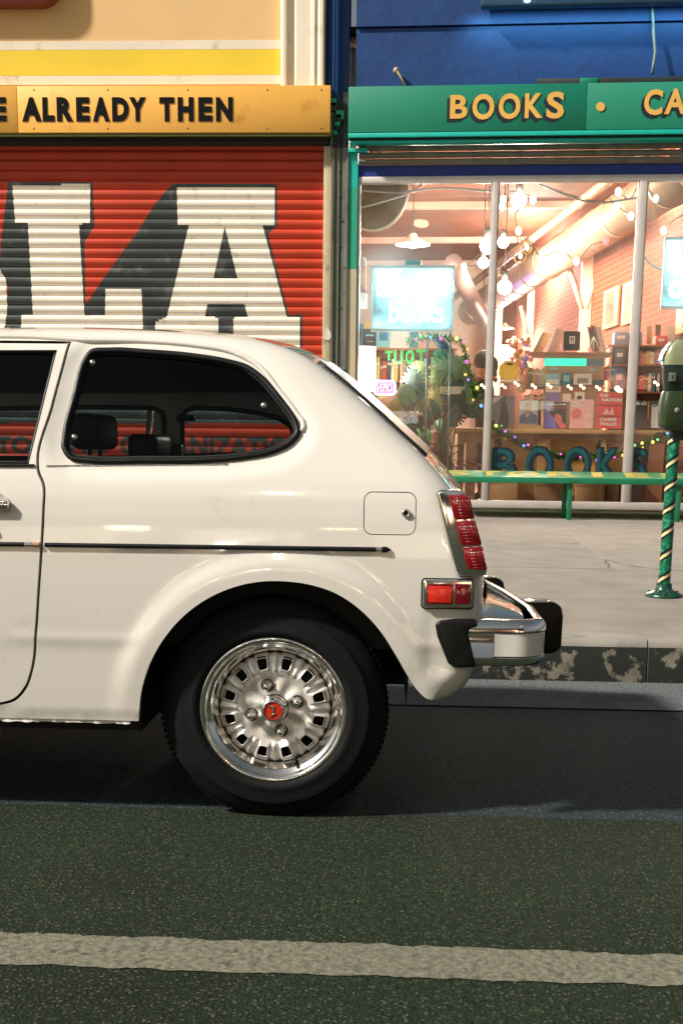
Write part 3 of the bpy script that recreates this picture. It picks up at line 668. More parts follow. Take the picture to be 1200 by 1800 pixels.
# ---- wheels
m_nut_shade = mat('nut_shade', (0.05, 0.04, 0.03), rough=.8, var=.3)
def wheel(parent_name_x, side=1, label=None, Y=3.14):
    """axis along -Y for the near side"""
    M = Matrix.Translation((parent_name_x, Y, WZ)) @ Matrix.Rotation(R(90) * side, 4, 'X')
    MT = M; M = M @ Matrix.Scale(1.045, 4); wp = MB(); Ro = .1862
    wp.lathe([(Ro - .004, -.03), (Ro, -.004), (Ro - .001, .0015), (Ro - .006, .003), (Ro - .013, .0005), (Ro - .016, -.006), (Ro - .019, -.010), (Ro - .026, -.014), (Ro - .034, -.026), (Ro - .040, -.040), (Ro - .0445, -.050)], M, 96)
    wh = build('wheel', wp, m_chrome, car, label=label, smooth_angle=70)
    # tyre
    Ro2 = Ro; Ro = Ro * 1.045; rt = WZ + .006; prof = [(Ro - .012, -.01), (Ro + .002, .004), (Ro + .010, .0075), (Ro + .02, .0085), (Ro + .022, .0075), (Ro + .04, .0085), (Ro + .055, .006), (Ro + .0555, .0045), (Ro + .068, -.001), (Ro + .080, -.010), (rt - .006, -.020), (rt - .003, -.026), (rt, -.040), (rt + .001, -.07), (rt, -.12), (rt - .01, -.135), (Ro, -.145)]
    tm = MB(); tm.lathe(prof, MT, 120); ty_ = build('tyre', tm, m_tyre, wh, smooth_angle=60)
    tb = MB()
    for k in range(110):
        a = 2 * math.pi * k / 110; Mk = MT @ Matrix.Rotation(a, 4, 'Z') @ Matrix.Translation((rt - .002, 0, -.040)) @ Matrix.Rotation(R(28), 4, 'Y')
        tb.box((-.0015, -.0058, -.022), (.0006, .0058, .014), M=Mk)
    tbo = build('tread_blocks', tb, m_tyre, ty_); tbo['kind'] = 'stuff'
    # centre disc with twelve slots and flutes between
    n = 360; pr = [(.142, -.050), (.1385, -.0475), (.134, -.044), (.129, -.0415), (.125, -.040), (.119, -.037), (.113, -.034), (.107, -.0315), (.101, -.030), (.096, -.0295), (.091, -.031), (.087, -.034), (.082, -.036), (.074, -.0365), (.060, -.0355), (.048, -.034), (.036, -.031), (.02, -.030)]
    vs = []; r_slot = (.0985, .136)
    for r_, h in pr:
        for k in range(n):
            a = 2 * math.pi * k / n; ph_ = ((math.degrees(a) - 15) % 30); dd = min(ph_, 30 - ph_)          # distance to slot centre
            hh = h
            if r_ > .092: hh += .0045 * (1 - ss(dd, 6.0, 9.5)) * ss(r_, .092, .104) + .0030 * math.cos(math.radians((dd - 15) * 24)) * (dd > 8)
            if .03 < r_ < .078: hh += .0028 * math.cos(math.radians((math.degrees(a) + 14) * 8))
            vs.append(M @ Vector((r_ * math.cos(a), r_ * math.sin(a), hh)))
    fs = []
    for i in range(len(pr) - 1):
        rm = (pr[i][0] + pr[i + 1][0]) / 2
        for k in range(n):
            ad = (k + .5) * 360 / n; ph_ = ((ad - 15) % 30); dd = min(ph_, 30 - ph_); lim = 6.1 if .104 < rm < .128 else 5.2
            if r_slot[0] < rm < r_slot[1] and dd < lim: continue
            fs.append((i * n + k, i * n + (k + 1) % n, (i + 1) * n + (k + 1) % n, (i + 1) * n + k))
    dm_ = MB(); dm_.add(vs, fs, 0, True); build('wheel_disc', dm_, m_steel, wh)
    dk = MB(); dk.lathe([(.1385, -.0470), (.1415, -.0462), (.1440, -.0440)], M, 96); build('dark_gap', dk, m_inner, wh)
    dk = MB(); dk.lathe([(.0365, -.0285), (.034, -.0250), (.030, -.0245)], M, 48); build('hub_shade_ring', dk, m_inner, wh)  # raised dark ring painted as shade around the cap
    bk = MB(); bk.lathe([(.0001, -.056), (.15, -.056), (.155, -.12)], M, 40); build('brake_drum', bk, m_inner, wh)
    # raised slot rims
    rim_ = MB()
    for k in range(12):
        a = R(15 + 30 * k); q = []
        for (dx, dy) in rrect(-.0145, -.0125, .0145, .0125, .006, 3):
            r_ = .1155 + dx; q.append(M @ Vector((r_ * math.cos(a) - dy * math.sin(a) * (r_ / .1155), r_ * math.sin(a) + dy * math.cos(a) * (r_ / .1155), -.0335 + .0045 - (dx) * .33)))
        rim_.tube(q, .0014, 6, closed=True)
    build('slot_rim', rim_, m_steel, wh)['kind'] = 'stuff'
    # hub, cap and emblem
    hub = MB(); hub.lathe([(.036, -.033), (.034, -.022), (.031, -.017), (.0295, -.016), (.0292, -.001), (.027, .003), (.0235, .004), (.0225, .001)], M, 48); hb_ = build('hub_cap', hub, m_chrome, wh, smooth_angle=50)
    em = MB(); em.lathe([(.0001, .0015), (.0225, .0012)], M, 40); build('emblem', em, mat('emblem_red', (.62, .03, .01), rough=.3, coat=.5), hb_)
    # tapered H mark lying on its side
    hp = [[(-.0135, .0125), (.0035, .0115), (.0028, .0055), (-.002, .0065), (-.0105, .0085)], [(-.001, .009), (.0028, .009), (.0022, -.007), (-.0012, -.006)], [(.0035, -.004), (.006, -.0095), (-.006, -.0165), (-.0085, -.0135), (-.001, -.006)]]
    hm = MB()
    for pl in hp: hm.prism(pl, lambda x, y: M @ Vector((x * side, y, .0035)), lambda x, y: M @ Vector((x * side, y, .001)))
    build('emblem_mark', hm, m_chrome, hb_, bevel=.0006)
    for k in range(4):
        a = R(107 + 90 * k) ; Mk = M @ Matrix.Translation((.0605 * math.cos(a), .0605 * math.sin(a), -.036))
        nm = MB(); nm.lathe([(.0125, 0), (.0125, .005), (.0098, .009), (.0098, .016)], Mk, 6, smooth=False); nm.lathe([(.0098, .016), (.0092, .021), (.0085, .024), (.0085, .031), (.006, .0335), (.0001, .034)], Mk, 20); wn = build('wheel_nut', nm, m_chrome, wh); nr = MB(); nr.lathe([(.0170, .0045), (.0125, .0035)], Mk, 24); build('nut_shade_ring', nr, m_nut_shade, wn)  # dark ring under each nut paints the shade around it
    va = R(-68); vm = MB(); vm.tube([M @ Vector((r_ * math.cos(va), r_ * math.sin(va), h)) for r_, h in ((.145, -.045), (.142, -.02), (.150, -.008))], .0045, 8); build('valve', vm, m_black, wh)
    return wh
wheel(WX, 1); wheel(WX - WB, 1); wheel(WX, -1, Y=2 * YCAR - 3.14); wheel(WX - WB, -1, Y=2 * YCAR - 3.14)
# wheel arch liners and underbody
for cx in (WX, fx):
    mb = MB(); mb.lathe([(.345, -.02), (.352, -.35)], Matrix.Translation((cx, 3.14, WZ + .01)) @ Matrix.Rotation(R(90), 4, 'X'), 40, a0=0, a1=R(180))
    mb.lathe([(.001, -.35), (.352, -.35)], Matrix.Translation((cx, 3.14, WZ + .01)) @ Matrix.Rotation(R(90), 4, 'X'), 40, a0=0, a1=R(180))
    mb.box((cx - .1, 3.3, WZ - .03), (cx + .1, 4.4, WZ + .03)); build('wheel_well', mb, m_inner, car)
mb = MB(); mb.box((fx + .36, 3.20, .215), (WX - .36, 4.50, .30)); mb.box((WX - .36, 3.52, .30), (WX + .34, 4.18, .62)); mb.box((WX + .30, 3.24, .42), (xs1 - .16, 4.46, .50)); mb.box((fx - .5, 3.5, .25), (fx + .36, 4.2, .6)); build('underbody', mb, m_inner, car)
mb = MB(); e0 = PY(560, 1030, 3.5); mb.tube([(WX - .30, 3.45, .50), (WX - .1, 3.42, .585), (WX + .05, 3.40, .60)], .028, 10); build('suspension_arm', mb, m_inner, car)
# ---- interior
mb = loft(iW1 + 2, iR0, tv, -.035); build('headliner', mb, m_inner, car)
mb = MB(); mb.box((fx + .5, 3.20, .45), (.13, 4.50, .80)); mb.box((-.05, 3.22, .6), (.12, 4.48, .86)); build('cabin_floor', mb, m_inner, car)
# grey inner trim of the far side with its two openings
Yi = 2 * YCAR - 3.30
def ip(px, py): p = PY(px, py, Yi); return (p.x, p.z)
o1 = [ip(*p) for p in ((-420, 735), (-60, 722), (0, 718), (150, 716), (270, 717), (285, 724), (289, 740), (289, 804), (-420, 808))]
o2 = [ip(*p) for p in ((322, 802), (321, 735), (328, 722), (342, 717), (400, 719), (450, 725), (490, 735), (512, 750), (516, 770), (490, 785), (440, 798))]
o2 = cat_rom(o2, .01, closed=True) if False else o2
out_ = [ip(*p) for p in ((-460, 640), (-300, 600), (0, 595), (300, 605), (430, 640), (545, 700), (575, 790), (560, 830), (-500, 840))]
V, F = cdt(out_, [o1, o2], []); mb = MB(); mb.add([(p[0], Yi, p[1]) for p in V], [tuple(t) for t in F]); mb.add([(p[0], Yi + .04, p[1]) for p in V], [tuple(t) for t in F])
build('inner_trim', mb, m_trim, car)
for op in (o1, o2):
    mb = MB(); mb.tube([(p[0], Yi - .006, p[1]) for p in op], .010, 6, closed=True); build('trim_seal', mb, m_inner, car)
top_ = [ip(*p) for p in ((-460, 612), (300, 612), (430, 648), (470, 690), (-460, 693))]; mb = MB(); mb.add([(p[0], Yi - .012, p[1]) for p in top_], [(0, 1, 2, 3, 4)]); build('inner_trim', mb, m_inner, car)
mb = MB(); q = PY(318, 735, Yi - .03); mb.tube([q, q + Vector((.05, -.01, 0))], .011, 8); mb.sphere(q, .016); build('belt_anchor', mb, m_black, car)
mb = MB(); q = PY(314, 800, 4.1); mb.box((q.x - .022, 4.08, q.z - .03), (q.x + .012, 4.13, q.z + .035)); build('belt_buckle', mb, m_black, car, bevel=.006)
def seat(Y, hpx, hx0, hx1, hy0, hy1):
    s = build('front_seat', (lambda b: b.box((hx0 - .12, Y - .22, .45), (hx0 + .02, Y + .22, hy0 - .04)).box((hx0 - .6, Y - .23, .42), (hx0 - .1, Y + .23, .58)))(MB()), m_inner, car, bevel=.03, seg=3)
    mb = MB(); mb.box((hx0, Y - .13, hy0), (hx1, Y + .13, hy1)); build('headrest', mb, m_black, s, bevel=.022, seg=4)
    for d in (-.06, .06):
        mb = MB(); mb.tube([((hx0 + hx1) / 2 - .01, Y + d, hy0 - .08), ((hx0 + hx1) / 2, Y + d, hy0 + .01)], .006, 8); build('headrest_post', mb, m_chrome, s)
a = PY(128, 790, 3.45); b = PY(176, 727, 3.45); seat(3.55, 0, a.x, b.x, a.z, b.z)
a = PY(224, 806, 4.0); b = PY(276, 763, 4.0); seat(4.12, 0, a.x, b.x, a.z, b.z)
q = PY(-35, 770, 3.5); mb = MB(); Mw = Matrix.Translation((q.x - .08, 3.5, .80)) @ Matrix.Rotation(R(-62), 4, 'Y')
mb.tube([Mw @ Vector((.19 * math.cos(a), .19 * math.sin(a), 0)) for a in np.linspace(0, 2 * math.pi, 40)[:-1]], .014, 8, closed=True)
for a in (0, 2.6, 3.7): mb.tube([Mw @ Vector((0, 0, -.03)), Mw @ Vector((.18 * math.cos(a), .18 * math.sin(a), 0))], .01, 6)
mb.tube([Mw @ Vector((0, 0, -.03)), Mw @ Vector((0, 0, -.35))], .02, 8); build('steering_wheel', mb, m_black, car)
mb = MB(); mb.box((q.x - .75, 3.25, .6), (q.x - .36, 4.45, .86)); build('dashboard', mb, m_inner, car, bevel=.03)
# front end, seen only from elsewhere
fb0 = sil[0][0]
pf_ = [(fb0 - .05 + .0, 3.2)] ; fpth = [(fb0 + .25, 3.12), (fb0 + .05, 3.13), (fb0 - .04, 3.2), (fb0 - .06, YCAR), (fb0 - .04, 2 * YCAR - 3.2), (fb0 + .05, 2 * YCAR - 3.13), (fb0 + .25, 2 * YCAR - 3.12)]
build('front_bumper', sweep(fpth, [(-q0, q1) for q0, q1 in prof], .46), m_chrome, car)
for s_ in (-1, 1):
    mb = MB(); mb.lathe([(.0001, .03), (.06, .02), (.085, 0), (.09, -.03)], Matrix.Translation((fb0 + .0, YCAR + s_ * .52, .63)) @ Matrix.Rotation(R(-90), 4, 'Y'), 28); build('headlight', mb, mat('lamp_glass', (.6, .6, .6), rough=.08, coat=1), car)

# grit lying in the gutter
mb = MB(); rg0 = random.Random(31)
for _ in range(420):
    x = rg0.uniform(-3, 3.5); y = YK - abs(rg0.gauss(0, .10)) - .01; r_ = rg0.uniform(.002, .006); z = .003
    if y < yg: continue
    mb.add([(x + r_, y, z), (x, y + r_, z), (x - r_, y, z), (x, y - r_, z), (x + rg0.uniform(-.001, .001), y, z + r_)], [(0, 1, 4), (1, 2, 4), (2, 3, 4), (3, 0, 4)])
build('gutter_grit', mb, mat('grit', (.16, .15, .12), rough=.9), kind='stuff', fixn=False)
# ================================================================= FACADES
m_peach = mat('peach_wall', C(236, 194, 134), rough=.8, var=.05, vs_=1.5, bump=.1, bs=30)
m_white = mat('white_wall', C(238, 226, 202), rough=.7, var=.05, vs_=2, bump=.1, bs=30, dirt=C(190, 175, 150), dfac=.15, dscale=5)
m_yel = mat('yellow_band', C(240, 208, 50), rough=.7, var=.05, vs_=2)
m_orange = mat('orange_sign', C(252, 188, 84), rough=.5, var=.06, vs_=1.2, dirt=C(214, 150, 60), dfac=.12, dscale=2.5)
m_ink = mat('black_lettering', C(16, 18, 18), rough=.85, var=.2, spec=.15)
m_sred = mat('shutter_red', C(192, 58, 26), rough=.5, var=.13, vs_=2.0, dirt=C(150, 40, 24), dfac=.2, dscale=1.5)
m_slate = mat('shutter_slate', C(62, 68, 66), rough=.4, var=.2, vs_=4, dirt=C(120, 122, 120), dfac=.25, dscale=4)
m_cream = mat('shutter_cream', C(246, 236, 218), rough=.55, var=.05, vs_=3, dirt=C(170, 160, 145), dfac=.12, dscale=7)
m_rail = mat('cream_rail', C(190, 176, 140), rough=.6, var=.1, dirt=C(110, 100, 80), dfac=.2, dscale=9)
m_colm = mat('grey_column', C(112, 116, 106), rough=.45, var=.15, vs_=5, dirt=C(52, 58, 54), dfac=.35, dscale=3)
m_grime = mat('grimy_steel', C(40, 48, 48), rough=.5, var=.35, vs_=6, dirt=C(88, 92, 84), dfac=.3, dscale=7)
m_blue = mat('blue_plaster', C(4, 58, 118), rough=.6, var=.10, vs_=2.5, bump=.45, bs=9, bdist=.012, dirt=C(4, 46, 98), dfac=.25, dscale=1.6)
m_blue2 = mat('blue_header', C(18, 48, 130), rough=.5, var=.1)
m_green = mat('green_sign', C(6, 126, 98), rough=.5, var=.04, vs_=1.5, dirt=C(8, 104, 82), dfac=.1, dscale=2.2)
m_turq = mat('turquoise_trim', C(10, 176, 160), rough=.45, var=.08)
m_jgr = mat('jamb_green', C(36, 158, 124), rough=.55, var=.06)
m_jcr = mat('jamb_cream', C(190, 178, 148), rough=.55, var=.06)
m_alu = mat('aluminium_frame', C(196, 188, 182), rough=.45, metal=.25, var=.08)
m_slatg = mat('grey_slat', C(120, 118, 104), rough=.8, var=.15, vs_=4, dirt=C(70, 84, 88), dfac=.3, dscale=5)
m_let = mat('mustard_letters', C(232, 180, 88), rough=.5, var=.06)
m_navy = mat('navy_shadow_letters', C(14, 34, 50), rough=.5)

# ---- orange-fronted shop
XL = -11.0
def FX(px, py=400, Y=YF): return PY(px, py, Y).x
def FZ(px, py, Y=YF): return PY(px, py, Y).z
shopA = thing('mural_shop', (FX(300), YF, ZF), 'peach painted shop with yellow stripe above a red roller shutter', 'shop')
zs1 = FZ(300, 160)
def wallbox(name, x0, x1, z0, z1, y0, y1, m, par, **k): mb = MB(); mb.box((x0, y0, z0), (x1, y1, z1)); return build(name, mb, m, par, **k)
xr_, xw = FX(495, 80), FX(572, 80)
wallbox('wall', XL, xr_ - .0, FZ(300, 175), 6.6, YF - .02, YF + .4, m_peach, shopA)
wallbox('painted_stripe', XL, xr_ - .012, FZ(250, 150), FZ(250, 134), YF - .026, YF - .02, m_white, shopA)
wallbox('painted_stripe', XL, xr_ - .012, FZ(250, 133.6), FZ(250, 89), YF - .026, YF - .02, m_yel, shopA)
wallbox('painted_stripe', XL, xr_ - .012, FZ(250, 88.6), FZ(250, 73), YF - .026, YF - .02, m_white, shopA)
# fluted white pilaster
pp = [(0, 0), (0, -.055), (.02, -.07), (.05, -.07), (.062, -.055), (.066, -.01), (.13, -.01), (.136, -.05), (.15, -.062), (.22, -.064), (.30, -.064), (.31, -.08), (.335, -.084), (.345, -.07), (.37, -.072), (.39, -.088), (.42, -.088), (.437, -.06), (.437, .3), (0, .3)]
kx = (xw - xr_) / .437
mb = MB(); mb.prism([(xr_ + a * kx, YF - .02 + b) for a, b in pp], lambda x, y: (x, y, FZ(530, 175)), lambda x, y: (x, y, 6.6)); build('pilaster', mb, m_white, shopA)
wallbox('inner_wall', XL, FX(574, 500), ZF - .3, zs1, YF + .35, YF + .6, m_dark, shopA)
# long sign board
sgY = YF - .16
sg = thing('fascia_sign', (FX(300, 190, sgY), sgY, FZ(300, 232, sgY)), 'orange fascia board with black capitals above the red roller shutter', 'sign')
xe = FX(580.5, 190, sgY); xj = FX(31, 190, sgY); z0_, z1_ = FZ(300, 233, sgY), FZ(300, 150.5, sgY)
for a, b in ((XL, xj - .002), (xj + .002, xe)):
    mb = MB(); mb.box((a, sgY, z0_), (b, sgY + .139, z1_)); build('board', mb, m_orange, sg, bevel=.004)
wallbox('bottom_trim', XL, xe - .01, z0_ - .028, z0_ - .001, sgY + .012, sgY + .139, mat('olive_trim', C(96, 96, 34), rough=.5), sg)
wallbox('shutter_box', XL, xe - .02, z0_ - .075, z0_ - .03, sgY + .06, YF + .1, m_dark, sg)
def fletter(s, px0, px1, py0, py1, par, off=.03, m=None, name='letter', sh=0, Y=None):
    Y = Y or sgY; a = PY(px0, py1, Y); b = PY(px1, py0, Y)
    mb = text_mb(s, lambda x, y, d: (a.x + x, Y - .006 + d, a.z + y), w=b.x - a.x, h=b.z - a.z, off=off, depth=.006, shear=sh); return build(name, mb, m or m_ink, par, fixn=True)
aw = [(40, 72, 'A'), (76, 95, 'L'), (101, 128, 'R'), (135, 157, 'E'), (164, 192, 'A'), (198, 226, 'D'), (228, 256, 'Y'), (281, 306, 'T'), (313, 340, 'H'), (349, 373, 'E'), (380, 409, 'N'), (-14, 11, 'E')]
for x0, x1, ch in aw: fletter(ch, x0, x1, 171, 213.5, sg, off=.055)
for px in (60, 190, 330, 470, 565):
    for py in (158, 226):
        p = PY(px, py, sgY); mb = MB(); mb.sphere(p, .008, 8, 5, sc=(1, .5, 1)); build('screw', mb, m_grime, sg)
# brown hanging sign at the top left
bsY = YF - .15; a = PY(-400, 12, bsY); b = PY(106, 12, bsY)
mb = MB(); mb.prism(rrect(a.x, a.z - .0, b.x, a.z + .9, .2, 8), lambda x, z: (x, bsY, z), lambda x, z: (x, bsY + .12, z))
bs_ = build('rounded_sign', mb, mat('brown_sign', C(120, 44, 20), rough=.4), None, bevel=.012, label='brown rounded wall sign high on the peach shop wall', cat='sign')
# ---- red roller shutter with painted letters
SHY = YF + .05
shx0, shx1 = XL, FX(571, 450, SHY)
zt_, zbm = FZ(300, 246, SHY), ZF + .01
def z6(pts): return [(lambda p: (p.x, p.z))(PY(x / 1.9355, 300 + y / 1.9355, SHY)) for x, y in pts]
polys = []
polys.append((z6([(30, 37), (316, 37), (322, 188), (288, 245), (292, 450), (285, 492), (362, 492), (487, 540), (487, 760), (0, 760), (10, 640), (20, 480), (28, 400), (0, 330), (5, 240)]), 1))
polys.append((z6([(588, 44), (942, 43), (943, 186), (912, 217), (982, 490), (1028, 490), (1028, 740), (480, 740), (484, 520), (350, 495), (286, 492), (288, 456), (300, 446), (345, 378), (470, 205), (530, 110)]), 1))
polys.append((z6([(-200, 740), (-200, 330), (0, 335), (22, 372), (26, 470), (18, 530), (0, 560)]), 2))
polys.append((z6([(43, 49), (308, 47), (307, 179), (270, 182), (288, 492), (358, 492), (360, 401), (482, 401), (488, 560), (488, 700), (70, 700), (74, 490), (113, 490), (96, 180), (53, 178)]), 2))
polys.append((z6([(602, 57), (935, 56), (934, 183), (893, 185), (976, 498), (1020, 500), (1020, 720), (525, 720), (529, 515), (568, 497), (643, 186), (605, 183)]), 2))
polys.append((z6([(765, 190), (808, 368), (726, 368)]), 1)); polys.append((z6([(706, 455), (832, 455), (843, 497), (794, 500), (794, 720), (743, 720), (743, 500), (697, 497)]), 1))
polys.append((z6([(-400, 735), (1028, 735), (1028, 861), (-400, 858)]), 1))
# the small lettering low on the shutter
segs = []
for s, x0, x1, y0, y1 in (('INTO', -52, 57, 767, 797), ('THIS', 90, 190, 767, 797), ('ORGANIZATION', 212, 540, 769, 800)):
    vs, fs = text2d(s, .05, 1.02); xs_ = [v[0] for v in vs]; ys_ = [v[1] for v in vs]
    a = PY(x0, y1, SHY); b = PY(x1, y0, SHY); kx_, ky_ = (b.x - a.x) / (max(xs_) - min(xs_)), (b.z - a.z) / (max(ys_) - min(ys_)); ox, oy = min(xs_), min(ys_)
    q = [(a.x + (x - ox) * kx_, a.z + (y - oy) * ky_) for x, y in vs]; cnt = {}
    for f in fs:
        for i in range(len(f)): e = (min(f[i], f[(i + 1) % len(f)]), max(f[i], f[(i + 1) % len(f)])); cnt[e] = cnt.get(e, 0) + 1
    segs += [(q[i], q[j]) for (i, j), c_ in cnt.items() if c_ == 1]
    h_ = (b.z - a.z)
SEG = [(np.array([list(a) + list(b) for a, b in (zip(p, p[1:] + p[:1]))]), m) for p, m in polys] + [(np.array([list(a) + list(b) for a, b in segs]), 1)]
def scan(z):
    res = []
    for E, m in SEG:
        z1_, z2_ = E[:, 1], E[:, 3]; k = (z1_ > z) != (z2_ > z); e = E[k]
        xs = np.sort(e[:, 0] + (z - e[:, 1]) / (e[:, 3] - e[:, 1]) * (e[:, 2] - e[:, 0])); res.append((xs, m))
    bp = sorted({shx0, shx1} | {float(x) for xs, _ in res for x in xs if shx0 < x < shx1}); out = []
    for a, b in zip(bp, bp[1:]):
        if b - a < 1e-5: continue
        c = (a + b) / 2; mm_ = 0
        for xs, m in res:
            if np.searchsorted(xs, c) % 2 == 1: mm_ = m
        if out and out[-1][2] == mm_: out[-1] = (out[-1][0], b, mm_)
        else: out.append((a, b, mm_))
    return out
shut = thing('roller_shutter', ((shx0 + shx1) / 2, SHY, ZF), 'closed red roller shutter painted with giant cream slab letters', 'roller shutter')
pitch = 15.55 / 1.0 * 12.6 / FPX
prof_s = [(0, .011), (.04, .008), (.08, .001), (.24, -.006), (.42, -.008), (.60, -.005), (.76, .001), (.88, .004), (.94, .009), (1.0, .011)]
k = 0; z = zt_; rsl = random.Random(12)
while z > zbm:
    mb = MB()
    jy, jt = rsl.uniform(-.0018, .0018), rsl.uniform(-.0012, .0012)
    for i in range(len(prof_s) - 1):
        za, zb_ = z - prof_s[i][0] * pitch, z - prof_s[i + 1][0] * pitch
        for a, b, m in scan((za + zb_) / 2):
            mb.add([(a, SHY + jy + prof_s[i][1], za + jt), (b, SHY + jy + prof_s[i][1], za - jt), (b, SHY + jy + prof_s[i + 1][1], zb_ - jt), (a, SHY + jy + prof_s[i + 1][1], zb_ + jt)], [(0, 3, 2, 1)], m, True)
    build('slat', mb, [m_sred, m_slate, m_cream], shut, fixn=False, merge=.00001); z -= pitch; k += 1
wallbox('guide_rail', FX(568, 450, YF), FX(582, 450, YF), ZF, FZ(575, 258), YF - .03, YF + .14, m_rail, shopA, bevel=.004)
# folded paper stuck on the rail
q = [PY(x, y, YF - .034) for x, y in ((575, 574), (584, 590), (577, 599), (567, 594))]
mb = MB(); mb.add([p + Vector((0, -.004 * i, 0)) for i, p in enumerate(q)] + [p + Vector((0, .002 - .004 * i, 0)) for i, p in enumerate(q)], [(0, 1, 2, 3), (7, 6, 5, 4), (0, 4, 5, 1), (1, 5, 6, 2), (2, 6, 7, 3), (3, 7, 4, 0)])
build('paper_scrap', mb, mat('white_paper', C(230, 220, 205), rough=.7), label='small white paper scrap stuck on the cream rail beside the shutter', cat='paper')
# steel column between the shops, ribbed, grimy at foot and head
cm_ = thing('steel_column', (FX(597), YF, ZF), 'grey ribbed steel column between the red shutter and the bookshop', 'column')
x0c, x1c = FX(583, 450), FX(611, 450); wc = x1c - x0c
cp = [(0, .1), (0, -.05), (.10, -.05), (.13, -.02), (.32, -.02), (.35, -.045), (.44, -.045), (.47, -.015), (.60, -.015), (.63, -.04), (.84, -.04), (.88, -.055), (1, -.055), (1, .1)]
for nm, za, zb_, m in (('column_shaft', ZF, FZ(597, 650), m_grime), ('column_shaft', FZ(597, 650), FZ(597, 262), m_colm), ('column_head', FZ(597, 262), FZ(597, 165), m_grime)):
    mb = MB(); mb.prism([(x0c + a * wc, YF - .01 + b) for a, b in cp], lambda x, y: (x, y, za + .001), lambda x, y: (x, y, zb_)); build(nm, mb, m, cm_)
for py in (300, 345, 388, 432, 470, 515, 540):
    p = PY(597 + (py % 3) * 4, py, YF - .055); mb = MB(); mb.sphere(p, .011, 8, 6, sc=(1, .6, 1)); build('bolt', mb, m_grime, cm_)
rk = random.Random(8)
for _ in range(9):
    p = PY(rk.uniform(584, 610), rk.uniform(172, 236), YF - .07); r_ = rk.uniform(.012, .04); mb = MB(); mb.box(p - Vector((r_, .03, r_)), p + Vector((r_, .03, r_))); build('fixing_lump', mb, rk.choice([m_grime, m_grime, m_jgr]), cm_, bevel=.006)

# ---- bookshop front, in its own slightly turned frame
def PU(px, py, v=0): return PS(px, py, v)
def rbox(mb, px0, py0, px1, py1, v0, v1, mi=0, dz0=0, dz1=0):
    """box whose front face at depth v0 covers the measured rectangle"""
    cx, cyy = (px0 + px1) / 2, (py0 + py1) / 2
    u0, u1 = PS(px0, cyy, v0).x, PS(px1, cyy, v0).x; z0, z1 = PS(cx, py1, v0).z, PS(cx, py0, v0).z
    mb.box((u0, v0, z0 + dz0), (u1, v1, z1 + dz1), mi, M=MS); return (u0, u1, z0, z1)
UR = 6.5
shopB = thing('bookshop', S2W(3, 0, ZF), 'blue plastered bookshop with wide lit windows and silver frames', 'shop')
def sb(name, u0, u1, v0, v1, z0, z1, m, par=None, **k): mb = MB(); mb.box((u0, v0, z0), (u1, v1, z1), M=MS); return build(name, mb, m, par if par is not None else shopB, **k)
zSt = PS(900, 165, 0).z; zcr = PS(700, 47, 0).z
sb('wall', .02, UR, 0, .35, zSt, zcr - .012, m_blue); sb('wall', .02, UR, -.025, .35, zcr, 6.8, m_blue)
ub0, ub1 = PS(574, 100, 0).x, PS(600, 100, 0).x
mb = MB(); wq = ub1 - ub0; mb.prism([(ub0 + a * wq, b) for a, b in ((0, .2), (0, -.01), (.18, -.012), (.2, -.06), (.34, -.075), (.36, -.068), (.44, -.068), (.46, -.078), (.56, -.078), (.58, -.07), (.66, -.07), (.68, -.078), (.8, -.075), (.95, -.06), (1, -.01), (1.5, .0), (1.5, .2))], lambda u, v: W(u, v, PS(590, 182, 0).z), lambda u, v: W(u, v, 6.8)); build('pilaster', mb, m_blue, shopB)
# window frame
zt0, zt1 = PS(740, 322, 0).z, PS(740, 311, 0).z; zb0, zb1 = PS(900, 893, 0).z, PS(900, 880, 0).z
sb('header', PS(628, 300, 0).x, UR, -.02, .2, zt1 + .002, PS(740, 288, 0).z, m_blue2)
ul = PS(628, 500, 0).x
sb('window_frame', ul, UR, -.03, .06, zt0, zt1, m_alu, bevel=.004); sb('window_frame', ul, UR, -.035, .07, zb0, zb1, m_alu, bevel=.004)
sb('window_frame', ul - .005, ul + .02, -.03, .06, zb1, zt0, m_alu, bevel=.003)
sb('plinth', .0, UR, -.03, .2, ZF - .2, zb0 - .012, mat('olive_plinth', C(70, 72, 50), rough=.7, dirt=C(35, 36, 26), dfac=.5, dscale=4))
sb('doorstep', .0, UR, -.22, -.03, ZF - .2, ZF + .035, mat('olive_step', C(92, 90, 62), rough=.8, dirt=C(60, 58, 40), dfac=.4, dscale=4), bevel=.006)
mu = [(862.5, 872.5), (1118, 1131)]
um = [(PS(a, 420, 0).x, PS(b, 420, 0).x) for a, b in mu]
step = um[1][0] - um[0][0]; um += [(um[1][0] + step, um[1][1] + step), (um[1][0] + 2 * step, um[1][1] + 2 * step)]
for a, b in um:
    sb('mullion', a, b, -.034, .065, zb1, zt0, m_alu, bevel=.003); sb('glazing_bead', a - .012, a - .001, -.012, .03, zb1, zt0, m_alu); sb('glazing_bead', b + .001, b + .012, -.012, .03, zb1, zt0, m_alu)
g_shop = glass('shop_glass', (.93, .94, .93), 0.25, milk=.09)
edges = [ul + .02] + [x for p in um for x in p] + [UR]
for i in range(0, len(edges), 2): sb('glass_pane', edges[i], edges[i + 1], .012, .018, zb1, zt0, g_shop)
# jamb painted turquoise, green, cream
uj0, uj1 = PS(611, 500, -.02).x, ul - .006
for y0, y1, m in ((262, 330, m_turq), (330, 473, m_jgr), (473, 905, m_jcr)):
    sb('jamb', uj0, uj1, -.05, .12, max(ZF, PS(620, y1, -.05).z + .001), PS(620, y0, -.05).z, m)
mb = MB(); rbox(mb, 612, 260, 646, 267, -.09, -.03); build('shutter_bracket', mb, m_turq, shopB, bevel=.003)
